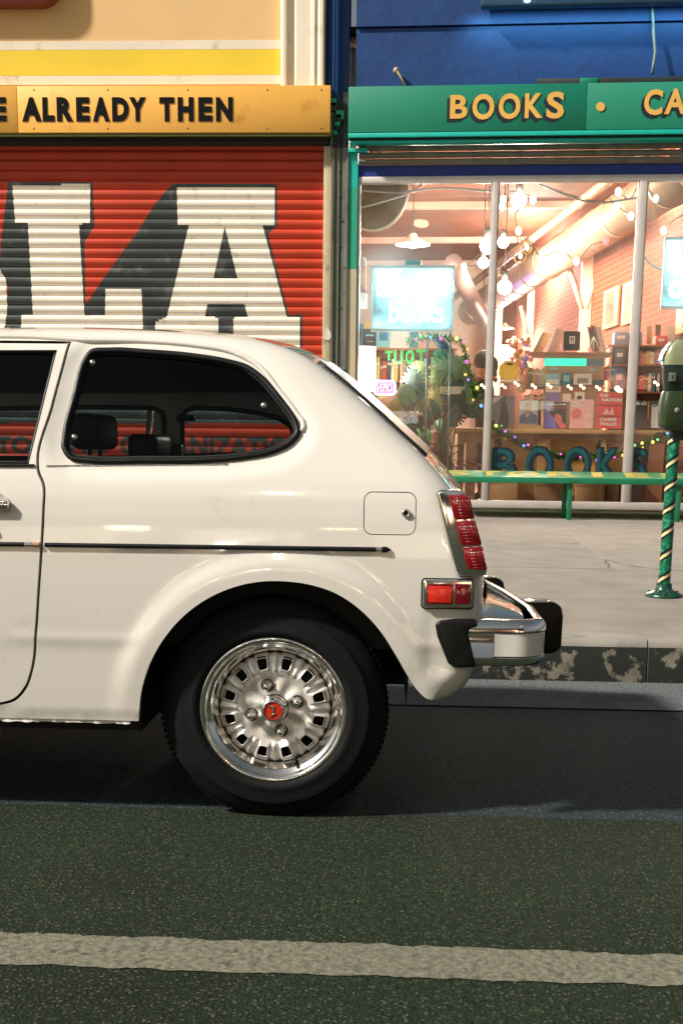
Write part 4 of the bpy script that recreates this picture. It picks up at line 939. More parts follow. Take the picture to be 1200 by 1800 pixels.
# rolled shutter under the sign
rs_ = thing('rolled_shutter', S2W(3, -.05, PS(900, 290, 0).z), 'raised grey roller shutter showing three slats above the bookshop window', 'roller shutter')
for y0, y1, v in ((252, 265, -.03), (265.6, 277, -.05), (277.6, 286, -.06), (286.4, 290, -.045)):
    za, zb_ = PS(800, y1, v).z, PS(800, y0, v).z; n = 6
    prf = [(v + .012 - .016 * math.sin(math.pi * j / n), za + (zb_ - za) * j / n) for j in range(n + 1)]
    mb = MB(); ua = PS(630, 270, v).x; mb.add([W(ua, a, b) for a, b in prf] + [W(UR, a, b) for a, b in prf], [(j, j + 1, n + 2 + j, n + 1 + j) for j in range(n)], 0, True); build('slat', mb, m_slatg, rs_)
# green sign
gv = -.22
gs = thing('shop_sign', S2W(3, gv, PS(900, 232, gv).z), 'green shop sign board with mustard BOOKS lettering and dark blue drop shadow', 'sign')
ua, ub = PS(612, 190, gv).x, UR
zA, zB = PS(700, 232, gv).z, PS(640, 152, gv).z
uj = PS(1030, 190, gv).x; zB2 = PS(1100, 141, gv).z
sb('board', ua, uj - .0015, gv, gv + .195, zA, zB, m_green, gs, bevel=.003); sb('board', uj + .0015, ub, gv, gv + .195, zA, zB, m_green, gs, bevel=.003)
sb('turquoise_strip', ua, ub, gv + .004, gv + .2, zA - .042, zA - .001, m_turq, gs, bevel=.003); sb('turquoise_strip', ua + .01, ub, gv + .05, gv + .2, zA - .078, zA - .058, m_turq, gs, bevel=.003)
sb('sign_underside', ua + .01, ub, gv + .03, -.01, zA - .056, zA - .044, m_dark, gs)
p = PS(1035, 136, gv); sb('sign_lug', p.x - .08, p.x + .08, gv + .01, gv + .05, zB, p.z, m_green, gs, bevel=.003)
def sletter(s, px0, px1, py0, py1, par, m, off=.02, v=gv, dx=0, dy=0, nm='letter', pr=.008, sh=0):
    a = PS(px0, py1, v); b = PS(px1, py0, v)
    mb = text_mb(s, lambda x, y, d: W(a.x + x + dx, v - pr + d, a.z + y + dy), w=b.x - a.x, h=b.z - a.z, off=off, depth=pr - .0005, shear=sh); return build(nm, mb, m, par)
for x0, x1, y0, y1, ch in ((790, 822, 167, 209, 'B'), (829, 869, 165, 211, 'O'), (875, 915, 164, 210, 'O'), (921, 954, 164, 208, 'K'), (959, 992, 161, 209, 'S'), (1130, 1165, 157, 203, 'C'), (1166, 1206, 156, 201, 'A'), (1214, 1240, 156, 200, 'F'), (1248, 1276, 155, 199, 'E')):
    sletter(ch, x0, x1, y0, y1, gs, m_navy, dx=-.028, dy=-.026, nm='letter_shadow', pr=.004, off=.03); sletter(ch, x0, x1, y0, y1, gs, m_let, off=.03)
p = PS(1055, 188, gv); mb = MB(); mb.lathe([(.0001, .008), (.037, .008), (.040, .001)], MS @ Matrix.Translation((p.x, gv, p.z)) @ Matrix.Rotation(R(90), 4, 'X'), 28, smooth=False); build('dot', mb, m_let, gs)
# dark conduit box on top of the sign
mb = MB(); rbox(mb, 944, 135, 1300, 150, -.2, -.05); build('cable_trunking', mb, mat('dark_trunking', C(34, 44, 44), rough=.5, var=.3), label='long dark metal trunking lying along the top of the green sign', cat='trunking', bevel=.008)
# broken bracket and hanging cable on the blue wall
t = thing('wall_bracket', S2W(*PS(700, 135, -.02)), 'broken rusty wall bracket sticking from the blue plaster above the green sign', 'bracket')
mb = MB(); mb.tube([W(*PS(695, 122, -.08)), W(*PS(702, 132, -.10)), W(*PS(714, 154, -.16))], .011, 8); build('rod', mb, mat('rusty_rod', C(140, 120, 70), rough=.6, var=.3), t)
mb = MB(); mb.sphere(W(*PS(696, 124, -.06)), .028, 10, 6, sc=(1, 1.6, 1)); build('cap', mb, mat('beige_cap', C(190, 165, 130), rough=.6), t)
mb = MB(); mb.tube([W(*PS(x, y, -.05 + dv)) for x, y, dv in ((1145, -40, 0), (1146, 20, 0), (1148, 60, -.02), (1151, 90, -.04), (1148, 112, -.05), (1145, 130, -.06))], .014, 8); build('hanging_cable', mb, mat('grey_cable', C(110, 125, 120), rough=.6), label='grey cable hanging down the blue wall on to the sign trunking', cat='cable')
# strip lamp at the top, lit underside just in view
sl = thing('sign_lamp', S2W(*PS(1020, 5, -.5)), 'long dark strip lamp mounted above the green bookshop sign', 'lamp')
mb = MB(); rbox(mb, 845, -24, 1330, 7, -.17, -.06); build('lamp_housing', mb, mat('lamp_housing', C(30, 70, 100), rough=.4), sl, bevel=.02, seg=3)
mb = MB(); p = PS(926, 0, -.18); mb.sphere(W(p.x, -.182, p.z), .018, 10, 6, sc=(1.6, 1, 1)); build('lamp_bulb', mb, glow('cool_bulb', (.8, .95, 1), 12), sl)
mb = MB(); rbox(mb, 940, -10, 960, -2, -.06, -.026); build('lamp_arm', mb, m_dark, sl)
ld = bpy.data.lights.new('sign_lamp_light', 'AREA'); ld.shape = 'RECTANGLE'; ld.size = 2.6; ld.size_y = .1; ld.energy = 6; ld.color = (.35, .85, 1.0)
lo = bpy.data.objects.new('sign_lamp_light', ld); COL.objects.link(lo); lo.parent = sl
p = PS(1080, 9, -.15); lo.location = S2W(p.x, -.16, p.z - .05) - ORG[sl.name]; lo.rotation_euler = (R(25), 0, -SA)

# ---- bench in front of the window
bn = thing('bench', S2W(2.2, -.4, ZF), 'long green bench with yellow painted letters on its seat below the bookshop window', 'bench')
bv = -.62; m_bn = mat('bench_green', C(12, 112, 76), rough=.45, var=.1, vs_=4, dirt=C(20, 70, 50), dfac=.15, dscale=6)
b0 = PS(900, 838.5, bv); u0 = PS(770, 838, bv).x; u1 = 4.9; tk = (838.5 - 849) * -1 / 174
zfr = PS(900, 849, bv).z; zft = PS(900, 838.5, bv).z; zbk = PS(900, 827.5, bv + .36).z
def bz_(v): return zft + (zbk - zft) * (v - bv) / .36
mb = MB(); mb.add([W(u, v, z) for u in (u0, u1) for v, z in ((bv, zfr), (bv, zft), (bv + .36, zbk), (bv + .36, zbk - .05))], [(0, 1, 2, 3), (4, 7, 6, 5), (0, 4, 5, 1), (1, 5, 6, 2), (2, 6, 7, 3), (3, 7, 4, 0)]); build('seat', mb, m_bn, bn, bevel=.004)
for px in (600, 1001, 1192, 1400):
    for v, dpx, dy in ((bv + .03, 0, 0), (bv + .30, -18, 0)):
        u = PS(px, 870, bv + .03).x; mb = MB(); mb.box((u - .022 + (v - bv - .03) * -.1, v, ZF - .02), (u + .022 + (v - bv - .03) * -.1, v + .04, bz_(v) - .035), M=MS); build('leg', mb, m_bn, bn, bevel=.003)
m_by = mat('bench_letters', C(168, 150, 64), rough=.6, var=.2, dirt=C(60, 110, 70), dfac=.4, dscale=14)
for ch, x0, x1 in (('S', 782, 826), ('T', 838, 880), ('O', 890, 946), ('R', 962, 1018), ('I', 1040, 1058), ('E', 1098, 1140), ('S', 1160, 1196)):
    ua_, ub_ = PS(x0, 833, bv + .18).x, PS(x1, 833, bv + .18).x
    mb = text_mb(ch, lambda x, y, d: W(ua_ + x, bv + .05 + y, bz_(bv + .05 + y) + .003 - d), w=ub_ - ua_, h=.26, off=.03, depth=.002); build('letter', mb, m_by, bn)

# ---- parking meter at the kerb
mp = PP(1165, 1048); mY = mp.y; mz = zpave(mY)
pm = thing('parking_meter', (mp.x, mY, mz), 'dark green parking meter with a spiral striped green pole by the kerb', 'parking meter')
top = PY(1184, 765, mY); lean = Vector((top.x - mp.x, 0, top.z - mz))
M0 = Matrix.Translation((mp.x, mY, mz))
mb = MB(); mb.lathe([(.098, .0), (.098, .006), (.09, .016), (.07, .024), (.05, .032), (.042, .045), (.040, .07), (.0001, .07)], M0, 40); m_mg = mat('meter_green_flange', C(26, 72, 58), rough=.3, metal=.3, var=.5, vs_=60, dirt=C(150, 160, 140), dfac=.25, dscale=50)
build('base_flange', mb, m_mg, pm, smooth_angle=50)
for k in range(3): a = k * 2.1 + .4; mb = MB(); mb.lathe([(.012, 0), (.012, .008), (.0001, .010)], Matrix.Translation((mp.x + .078 * math.cos(a), mY + .078 * math.sin(a), mz + .018)), 6, smooth=False); build('bolt', mb, m_mg, pm)
m_sq = mat('sequin_green', C(10, 108, 78), rough=.3, metal=.3, var=.5, vs_=90, bump=.6, bs=110, dirt=C(90, 190, 150), dfac=.42, dscale=48)
m_pb = mat('stripe_black', C(12, 22, 20), rough=.35); m_pc = mat('stripe_cream', C(215, 200, 150), rough=.4, var=.12)
NA, NZ = 36, 240; rp = .031; vs = []; fs = []; ms = []
L_ = lean.length; tn = 7.0
for j in range(NZ + 1):
    c = mp.lerp(mp + lean, 0); t = j / NZ; c = Vector((mp.x, mY, mz)) + lean * t
    for i in range(NA): a = 2 * math.pi * i / NA; vs.append(c + Vector((math.cos(a), math.sin(a), 0)) * rp)
for j in range(NZ):
    for i in range(NA):
        fr = ((j + .5) / NZ * tn - (i + .5) / NA + 0.35) % 1; fs.append((j * NA + i, j * NA + (i + 1) % NA, (j + 1) * NA + (i + 1) % NA, (j + 1) * NA + i))
        ms.append(2 if .42 < fr < .56 else 1 if (.30 < fr <= .42 or .56 <= fr < .70) else 0)
mb = MB(); mb.add(vs, fs, 0, True); mb.m = ms; build('pole', mb, [m_sq, m_pb, m_pc], pm)
hd = Vector((PY(1196, 700, mY).x, mY, 0))
def hz(py): return PY(1196, py, mY).z
m_mh = mat('meter_head_green', C(15, 38, 31), rough=.38, var=.2, vs_=12, bump=.15, bs=40); m_mh2 = mat('meter_vault_green', C(36, 54, 24), rough=.4, var=.2, vs_=9, bump=.15, bs=40)
def hlev(name, levels, m, parent):
    mb = MB(); N = 28; vs = []
    for py, rx, ry in levels:
        for i in range(N):
            a = 2 * math.pi * i / N; ca, sa = math.cos(a), math.sin(a); e = .42
            vs.append((hd.x + rx * math.copysign(abs(ca) ** e, ca), hd.y + ry * math.copysign(abs(sa) ** e, sa), hz(py)))
    n = len(levels); mb.add(vs, [(j * N + i, j * N + (i + 1) % N, (j + 1) * N + (i + 1) % N, (j + 1) * N + i) for j in range(n - 1) for i in range(N)] + [tuple(range(N)), tuple(range((n - 1) * N, n * N))], 0, True)
    return build(name, mb, m, parent, smooth_angle=24)
hlev('meter_neck', [(774, .04, .036), (750, .045, .04)], m_mh, pm)
hlev('coin_vault', [(757, .080, .055), (752, .094, .066), (748, .104, .070), (730, .107, .074), (712, .108, .074), (702, .103, .070), (690, .096, .064), (688, .092, .06)], m_mh2, pm)
hlev('meter_body', [(687, .086, .056), (685, .090, .058), (668, .097, .062), (650, .102, .064), (643, .104, .064)], m_mh, pm)
hlev('meter_window', [(642.5, .106, .062), (630, .103, .060), (618, .094, .056), (606, .076, .048), (598, .052, .038)], mat('meter_dome_face', C(134, 138, 104), rough=.25, var=.15, coat=.6), pm)
mb = MB(); dome = [(math.cos(a) * .112, hz(645) + math.sin(a) * (hz(596) - hz(645)) ) for a in np.linspace(.15, math.pi - .15, 22)]
vs = []
for x, z in dome: vs += [(hd.x + x, hd.y - .03, z + .002), (hd.x + x, hd.y + .068, z + .002), (hd.x + x * 1.04, hd.y + .068, z + .012), (hd.x + x * 1.04, hd.y - .03, z + .012)]
mb.add(vs, [(4 * i + k, 4 * i + (k + 1) % 4, 4 * i + 4 + (k + 1) % 4, 4 * i + 4 + k) for i in range(len(dome) - 1) for k in range(4)]); build('dome_rim', mb, mat('meter_silver', C(170, 176, 176), rough=.25, metal=.9, var=.1), pm, smooth_angle=40)

# small fittings of the meter: coin slot plate, lock, rating sticker
p = PY(1176, 664, mY); mb = MB(); mb.box((p.x - .018, mY - .072, p.z - .022), (p.x + .018, mY - .060, p.z + .022)); pl_ = build('coin_plate', mb, m_colm, pm, bevel=.002)
mb = MB(); mb.box((p.x - .002, mY - .0735, p.z - .010), (p.x + .002, mY - .0715, p.z + .010)); build('coin_slot', mb, m_dark, pl_)
p = PY(1184, 722, mY); mb = MB(); mb.lathe([(.0001, .004), (.012, .004), (.014, 0)], Matrix.Translation((p.x, mY - .074, p.z)) @ Matrix.Rotation(R(90), 4, 'X'), 18); build('vault_lock', mb, m_colm, pm)
# ================================================================= BOOKSHOP INTERIOR
DI = ray(457, 788); DI.z = 0; DI.normalize(); DN = Vector((DI.y, -DI.x, 0))       # along the side walls; to the right
ZI = ZF + .03; ZC = 4.75
m_brick = mat('inner_brick', C(150, 84, 60), rough=.85, var=.2, vs_=3)
def brick_nodes(m):
    n = m.node_tree; L = n.links.new; p = n.nodes['Principled BSDF']; tc = [x for x in n.nodes if x.type == 'TEX_COORD'][0]
    mp_ = n.nodes.new('ShaderNodeMapping'); mp_.inputs['Rotation'].default_value = (R(90), 0, math.atan2(DI.y, DI.x)); mp_.vector_type = 'TEXTURE'; L(tc.outputs['Object'], mp_.inputs[0])
    b = n.nodes.new('ShaderNodeTexBrick'); b.inputs['Scale'].default_value = 1; b.inputs['Brick Width'].default_value = .21; b.inputs['Row Height'].default_value = .075; b.inputs['Mortar Size'].default_value = .008
    b.inputs['Color1'].default_value = C(150, 80, 56); b.inputs['Color2'].default_value = C(124, 62, 44); b.inputs['Mortar'].default_value = C(150, 120, 100); L(mp_.outputs[0], b.inputs[0])
    mu_ = n.nodes.new('ShaderNodeMix'); mu_.data_type = 'RGBA'; mu_.blend_type = 'MIX'; mu_.inputs[0].default_value = .6; s = p.inputs['Base Color'].links[0].from_socket; L(s, mu_.inputs[6]); L(b.outputs[0], mu_.inputs[7]); L(mu_.outputs[2], p.inputs['Base Color'])
    bb = n.nodes.new('ShaderNodeBump'); bb.inputs['Distance'].default_value = .01; bb.inputs['Strength'].default_value = .6; L(b.outputs['Fac'], bb.inputs['Height']); bb.invert = True; L(bb.outputs[0], p.inputs['Normal'])
brick_nodes(m_brick)
m_wood = mat('counter_wood', C(196, 150, 96), rough=.5, var=.15, vs_=5); m_woodd = mat('shelf_wood', C(150, 98, 64), rough=.55, var=.15, vs_=5)
m_plank = mat('ceiling_plank', C(124, 74, 48), rough=.7, var=.25, vs_=2.2); m_beam = mat('white_beam', C(222, 190, 172), rough=.6, var=.06)
m_iwhite = mat('inner_white', C(226, 208, 188), rough=.7, var=.06); m_floor = mat('shop_floor', C(150, 96, 60), rough=.35, var=.15, vs_=2)
m_duct = mat('duct_metal', C(176, 156, 136), rough=.45, metal=.15, var=.08, vs_=3)
A = PY(1330, 788, 12.75); A.z = 0; A -= DI * .1
LEN = 14.2; Bq = A + DI * LEN
L0 = PY(410, 788, 12.9); L0.z = 0
ins_ = thing('shop_interior', A + Vector((0, 0, ZI)), None, None, kind='structure')
def vwall(name, p, q, t, m, z0=ZI - .2, z1=ZC + .1):
    mb = MB(); d = (q - p).normalized(); nn = Vector((d.y, -d.x, 0)) * t; mb.add([p + Vector((0, 0, z0)), q + Vector((0, 0, z0)), q + nn + Vector((0, 0, z0)), p + nn + Vector((0, 0, z0)), p + Vector((0, 0, z1)), q + Vector((0, 0, z1)), q + nn + Vector((0, 0, z1)), p + nn + Vector((0, 0, z1))], [(0, 3, 2, 1), (4, 5, 6, 7), (0, 1, 5, 4), (1, 2, 6, 5), (2, 3, 7, 6), (3, 0, 4, 7)])
    return build(name, mb, m, ins_)
vwall('brick_wall', A, Bq, .3, m_brick); vwall('side_wall', L0, L0 + DI * 15, -.2, m_iwhite)
bw = L0 + DI * 15.4; vwall('back_wall', L0 + DI * (14.9), Bq + DN * .3, -.2, m_iwhite)
flr = MB(); flr.add([W(-2.5, .2, ZI), W(7.5, .2, ZI), W(7.5, 16.5, ZI), W(-4.5, 16.5, ZI)], [(0, 1, 2, 3)]); build('shop_floor', flr, m_floor, ins_)
# ceiling boards run across, beams below them
vv = .1; 
while vv < 16:
    mb = MB(); mb.box((-4, vv + .006, ZC), (8, vv + .244, ZC + .03 + .01 * ((int(vv * 4)) % 3)), M=MS); build('ceiling_board', mb, m_plank, ins_); vv += .25
mb = MB(); mb.box((-4.5, .1, ZC + .06), (8.5, 16.5, ZC + .12), M=MS); build('ceiling_deck', mb, m_inner, ins_)
for py0, py1 in ((352, 367), (414, 425), (455, 462), (240, 262)):
    v_ = 1 + 0; d = ray(800, py0 + 3); Yb = (ZC - .0 - HC) / d.z * d.y
    vb = Yb - YF; zz0 = PY(800, py1, Yb).z; mb = MB(); mb.box((-4, vb, min(zz0, ZC - .1)), (7.6, vb + .12, ZC - .002), M=MS); build('beam', mb, m_beam, ins_)
# dark inside face above the windows
mb = MB(); mb.box((-2, .36, ZI), (.0, .42, ZC), M=MS); build('inner_pier', mb, m_iwhite, ins_)

def IW(px, py, v): return W(*PS(px, py, v))
# big spiral duct along the brick wall
da, db = PY(1290, 250, 12.75 + .15), PY(826, 548, 25.5)
dt = thing('ceiling_duct', da, 'large pale round ventilation duct running back along the brick wall', 'duct')
mb = MB(); mb.tube([da, db], .25, 24); build('duct_pipe', mb, m_duct, dt)
for k in range(1, 15):
    p = da.lerp(db, k / 15); mb = MB(); mb.tube([p, p + (db - da).normalized() * .05], .262, 24); build('duct_collar', mb, m_duct, dt)
mb = MB(); q0, q1 = da + Vector((-.35, 0, .28)), db + Vector((-.35, 0, .25)); mb.tube([q0, q1], .06, 8); build('ceiling_pipe', mb, m_duct, label='thin pale pipe running beside the big duct under the ceiling', cat='pipe')
# dark slanting duct on the left, seen through the first pane
p0, p1 = IW(796, 462, 6.0), IW(850, 566, 9.0)
mb = MB(); mb.tube([p0, p1], .13, 16); build('dark_duct', mb, mat('grey_duct', C(112, 92, 88), rough=.4, var=.1), label='dark slanting duct behind the glowing neon sign in the first window', cat='duct')
# posts with forked braces
for i, (px, pyt, v, wd, lab) in enumerate(((1026, 432, 7.0, .16, 'white wooden post with forked braces beneath the duct, the thicker front one'), (931, 520, 11.0, .15, 'white wooden post with forked braces farther back in the bookshop'), (872, 540, 12.6, .2, 'white post at the very back of the bookshop behind the bright floodlamps'))):
    t = thing('wooden_post', IW(px, 800, v), lab, 'post'); p = IW(px, pyt, v); mb = MB(); mb.box((PS(px, 600, v).x - wd / 2, v, ZI), (PS(px, 600, v).x + wd / 2, v + wd, p.z + .1), M=MS); build('post', mb, m_beam, t)
    if i < 2:
        sc_ = 1 if i == 0 else .6
        for s_, pa in ((-1, (px - 29 * sc_, pyt + 30 * sc_)), (1, (px + 36 * sc_, pyt + 8 * sc_))):
            mb = MB(); mb.tube([IW(px + 3 * s_, pyt + 112 * sc_, v + .02), IW(*pa, v + .02)], .042, 4); build('brace', mb, m_beam, t)
# pendant lamps
def pendant(px, py, wpx, v, lab, col=(1, .84, .68), en=60, shade=C(235, 230, 220)):
    p = IW(px, py, v); r = wpx / 2 * (p.y / FPX); t = thing('pendant_lamp', (p.x, p.y, p.z), lab, 'pendant lamp', 'pendant lamps in the bookshop')
    M = Matrix.Translation(p); mb = MB(); mb.lathe([(.03, r * .62), (r * .22, r * .55), (r * .3, r * .38), (r * .75, r * .16), (r, 0), (r * .97, -.004), (r * .72, r * .12), (r * .28, r * .33), (.03, r * .5)], M, 32); build('lamp_shade', mb, mat('enamel_shade', shade, rough=.3), t, smooth_angle=50)
    mb = MB(); mb.sphere(p + Vector((0, 0, r * .10)), r * .30, 14, 8); build('bulb', mb, glow('warm_bulb_%d' % int(col[2] * 100), col, 14), t)
    mb = MB(); mb.tube([p + Vector((0, 0, r * .6)), Vector((p.x, p.y, ZC))], .008, 6); build('cord', mb, m_inner, t)
    if en: light('pendant_light', p + Vector((0, 0, -.08)), en, col, .1, t)
pendant(725, 430, 58, 5.0, 'white enamel pendant lamp hanging high above the neon sign', en=200)
pendant(1007, 551, 40, 9.0, 'white pendant lamp hanging in front of the thick white post', en=200)
pendant(888, 577, 28, 11.5, 'small white pendant lamp beside the window bar, upper of two', en=150)
pendant(903, 600, 27, 11.0, 'small white pendant lamp just above the leaning album covers, lower of two', en=80)
pendant(849, 548, 24, 9.5, 'pendant lamp glowing violet behind the first window bar', (.45, .35, 1), 30)
# bright bare flood lamps
def flood(px, py, v, r, lab, e, col=(1, .80, .62)):
    p = IW(px, py, v); t = thing('flood_lamp', p, lab, 'lamp', 'bare floodlamps in the bookshop'); mb = MB(); mb.sphere(p, r, 16, 10); build('bulb', mb, glow('flood_bulb', (1, .86, .66), 80), t)
    mb = MB(); mb.tube([p + Vector((0, 0, r * .8)), p + Vector((0, 0, r * 2.2))], r * .5, 10); build('socket', mb, m_inner, t); mb = MB(); mb.tube([p + Vector((0, 0, r * 2)), Vector((p.x, p.y, ZC))], .008, 6); build('cord', mb, m_inner, t)
    light('flood_light', p + Vector((0, -r * 1.6, -.02)), e, col, r, t)
flood(911, 352, 2.2, .085, 'dazzling bare floodlamp near the ceiling right of the first window bar', 75)
flood(857, 432, 4.2, .10, 'dazzling bare floodlamp half hidden by the first window bar', 150); flood(884, 426, 4.6, .07, 'bare floodlamp glowing just right of the first window bar at half height', 90)
flood(886, 505, 6.5, .10, 'bare floodlamp glowing low in front of the white back wall', 260); flood(849, 462, 4.8, .07, 'smaller floodlamp just left of the first window bar', 50)
light('ceiling_fill_light', W(2.0, 9.5, 3.9), 640, (1, .80, .68), .3, ins_); light('ceiling_fill_light', W(3.4, 3.4, 4.2), 230, (1, .80, .64), .3, ins_); light('ceiling_fill_light', W(1.0, 2.6, 4.3), 150, (1, .80, .64), .3, ins_)  # added fill lights without fixtures, to brighten the interior

# string lights
def bulbcol(nm, c): return glow('string_' + nm, c, 9 if nm in ('warm', 'white') else 3.2)
warm, redb, greenb, cyanb = (1, .72, .4), (1, .12, .12), (.3, 1, .55), (.45, .95, 1)
strings = [[(872, 330, None), (884, 351, ('white', (1, .9, .8))), (882, 363, ('warm', warm)), (893, 338, None), (936, 351, ('white', (1, .9, .8))), (905, 375, None), (911, 406, ('warm', warm)), (930, 428, None), (952, 451, ('green', greenb)), (985, 440, None), (1012, 459, ('warm', warm)), (1040, 430, None), (1064, 424, ('red', redb))],
           [(945, 322, None), (1010, 345, None), (1060, 352, None), (1086, 337, ('white', (1, .9, .8))), (1105, 352, None), (1118, 330, None)], [(1060, 340, None), (1083, 361, ('cyan', cyanb)), (1108, 380, ('white', (1, .9, .8)))],
           [(1132, 330, None), (1152, 349, ('green', greenb)), (1149, 372, None), (1165, 405, ('warm', warm)), (1180, 390, None), (1240, 360, ('warm', warm))], [(770, 470, None), (815, 469, ('green', greenb)), (850, 440, None)]]
cn = {'white': 0, 'warm': 0, 'green': 0, 'cyan': 0, 'red': 0}
wh_ = ['drooping across the middle pane past the hexagon ornament', 'swagged along the top of the middle pane', 'hanging beside the second window bar', 'in the right hand pane above the neon sign', 'behind the first pane beside the neon sign']
for si, st in enumerate(strings):
    v = .45 + .12 * si; pts = cat_rom([tuple(IW(x, y, v)) for x, y, _ in st], .08); s0 = thing('string_lights', pts[0], 'cord of small coloured bulbs ' + wh_[si], 'string lights'); mb = MB(); mb.tube(pts, .006, 5); build('cord', mb, mat('pale_cord', C(200, 170, 140), rough=.6), s0)
    for x, y, b in st:
        if b: p = IW(x, y, v); mb = MB(); mb.sphere(p, .034, 12, 8, sc=(.85, .85, 1.15)); build('bulb', mb, bulbcol(*b), s0); 
mb = MB()
for pts in ([(628, 334), (700, 338), (770, 331), (862, 336)], [(628, 366), (680, 352), (735, 330), (745, 322)], [(945, 322), (990, 342), (1040, 356), (1118, 348)]):
    m_ = MB(); m_.tube(cat_rom([tuple(IW(x, y, .3)) for x, y in pts], .1), .011, 6); build('window_cable', m_, mat('white_cable', C(225, 215, 205), rough=.4), label={628: 'white cable sagging along the top of the first pane', 945: 'pale cable sagging along the top of the middle pane'}[pts[0][0]] + (' from its left corner' if pts[0][1] == 366 else ''), cat='cable')
# hexagon ornament
t = thing('hexagon_ornament', IW(918, 462, .6), 'gold wire hexagon ornament hanging inside the middle pane', 'ornament')
for px, py, r_ in ((914, 448, .085), (926, 434, .065)):
    c = PS(px, py, .6); pts = [W(c.x + r_ * .8 * math.cos(R(90 + 60 * k)), .6, c.z + r_ * 1.15 * math.sin(R(90 + 60 * k))) for k in range(6)]; mb = MB(); mb.tube(pts, .009, 6, closed=True); build('wire_hexagon', mb, mat('gold_wire', C(220, 180, 110), rough=.3, metal=.6), t)
    mb = MB(); mb.sphere(W(c.x, .6, c.z - .01), .018, 8, 6, sc=(1, 1, 1.6)); build('bulb', mb, bulbcol('warm', warm), t)
mb = MB(); mb.tube([IW(917, 428, .6), IW(911, 406, .55)], .004, 5); build('hanger', mb, m_inner, t)
# half round paper shade at the upper left corner of the first pane
c = PS(655, 322, .9); mb = MB(); arc = [(.66 * math.cos(a) * .9, -.45 * abs(math.sin(a))) for a in np.linspace(math.pi, 2 * math.pi, 30)]
mb.prism([(a, b) for a, b in arc], lambda x, z: W(c.x + x * .62, .86 + .1 * (1 - abs(x)), c.z + z), lambda x, z: W(c.x + x * .62, 1.1, c.z + z))
t = build('paper_lantern', mb, mat('olive_paper', C(128, 112, 86), rough=.7, var=.2), label='half round olive paper shade hanging in the upper left corner of the first pane', cat='paper shade')
mb = MB(); mb.tube([W(c.x + x * .62, .85 + .1 * (1 - abs(x)), c.z + z) for x, z in arc], .012, 6); build('shade_rim', mb, m_alu, t)

# ---- neon signs
def neon(nm, x0, y0, x1, y1, v, lab, lines, col, st, cat='neon sign', back=(.35, .55, .62), pane=True):
    t = thing('neon_sign', IW((x0 + x1) / 2, y1, v), lab, cat)
    a = PS(x0, y1, v); b = PS(x1, y0, v)
    mb = MB(); mb.box((a.x, v, a.z), (b.x, v + .012, b.z), M=MS); build('backing_panel', mb, glass('acrylic_' + nm, back, 1.2, milk=.5), t)
    for zz in (a.z, b.z - .03): mb = MB(); mb.box((a.x, v - .012, zz), (b.x, v + .024, zz + .03), M=MS); build('panel_rail', mb, m_alu, t)
    for xx in (a.x, b.x - .012): mb = MB(); mb.box((xx, v - .012, a.z + .03), (xx + .012, v + .024, b.z - .03), M=MS); build('panel_side', mb, m_alu, t)
    for s, lx0, ly0, lx1, ly1, off in lines:
        a = PS(lx0, ly1, v - .03); b = PS(lx1, ly0, v - .03); mb = text_mb(s, lambda x, y, d: W(a.x + x, v - .05 + d, a.z + y), w=b.x - a.x, h=b.z - a.z, off=off, depth=.02); build('neon_lettering', mb, glow('neon_' + nm, col, st), t)
    return t
def neon_area(px, py, e, par, sx, sy):
    d = bpy.data.lights.new('neon_light', 'AREA'); d.shape = 'RECTANGLE'; d.size = sx; d.size_y = sy; d.energy = e; d.color = (.4, .92, 1)
    o = bpy.data.objects.new('neon_light', d); COL.objects.link(o); o.parent = par; q = PS(px, py, .40); o.location = W(q.x, .40, q.z) - ORG[par.name]; o.rotation_euler = (R(-90), 0, -SA)
nA = neon('cyan', 652, 466, 799, 583, .35, 'bright cyan neon books sign on a clear panel in the first pane', [('used', 661, 484, 722, 521, .01), ('new', 738, 495, 791, 521, .01), ('books', 684, 530, 780, 566, .01)], (.45, .95, 1.0), 16)
neon_area(725, 524, 26, nA, .75, .6)
mb = MB(); rbox(mb, 712, 457, 740, 466, .35, .42); build('transformer', mb, m_turq, nA)
nB = neon('cyan2', 1160, 416, 1262, 543, .35, 'tall cyan neon sign on a clear panel in the right hand pane', [('d', 1172, 436, 1196, 478, .03), ('o', 1204, 448, 1234, 478, .03), ('o', 1174, 492, 1200, 524, .03), ('p', 1208, 492, 1234, 536, .03)], (.45, .95, 1.0), 16)
neon_area(1210, 480, 18, nB, .5, .65)
mb = MB(); mb.tube(cat_rom([tuple(IW(x, y, .3)) for x, y in ((1128, 444), (1136, 458), (1148, 468), (1162, 474))], .03), .009, 6); build('neon_cable', mb, mat('cyan_cable', C(150, 220, 230), rough=.4), label='pale cable looping from the second window bar to the right hand neon sign', cat='cable')
# cafe sign in violet, seen from behind
t = neon('violet', 660, 671, 692, 691, .6, 'small red and violet open sign seen from behind, beside the lampshade', [], (1, 0, .1), 8, cat='open sign', back=(.3, .15, .6))
a = PS(663, 688, .57); b = PS(689, 675, .57)
mb = text_mb('OPEN', lambda x, y, d: W(b.x - x, .55 + d, a.z + y), w=b.x - a.x, h=b.z - a.z, off=.02, depth=.015); build('neon_lettering', mb, glow('neon_red', (1, .12, .2), 9), t)
mb = MB(); mb.tube([W(x, .56, z) for x, z in rrect(a.x - .03, a.z - .03, b.x + .03, b.z + .03, .03)], .008, 6, closed=True); build('neon_border', mb, glow('neon_violet', (.5, .3, 1), 10), t)
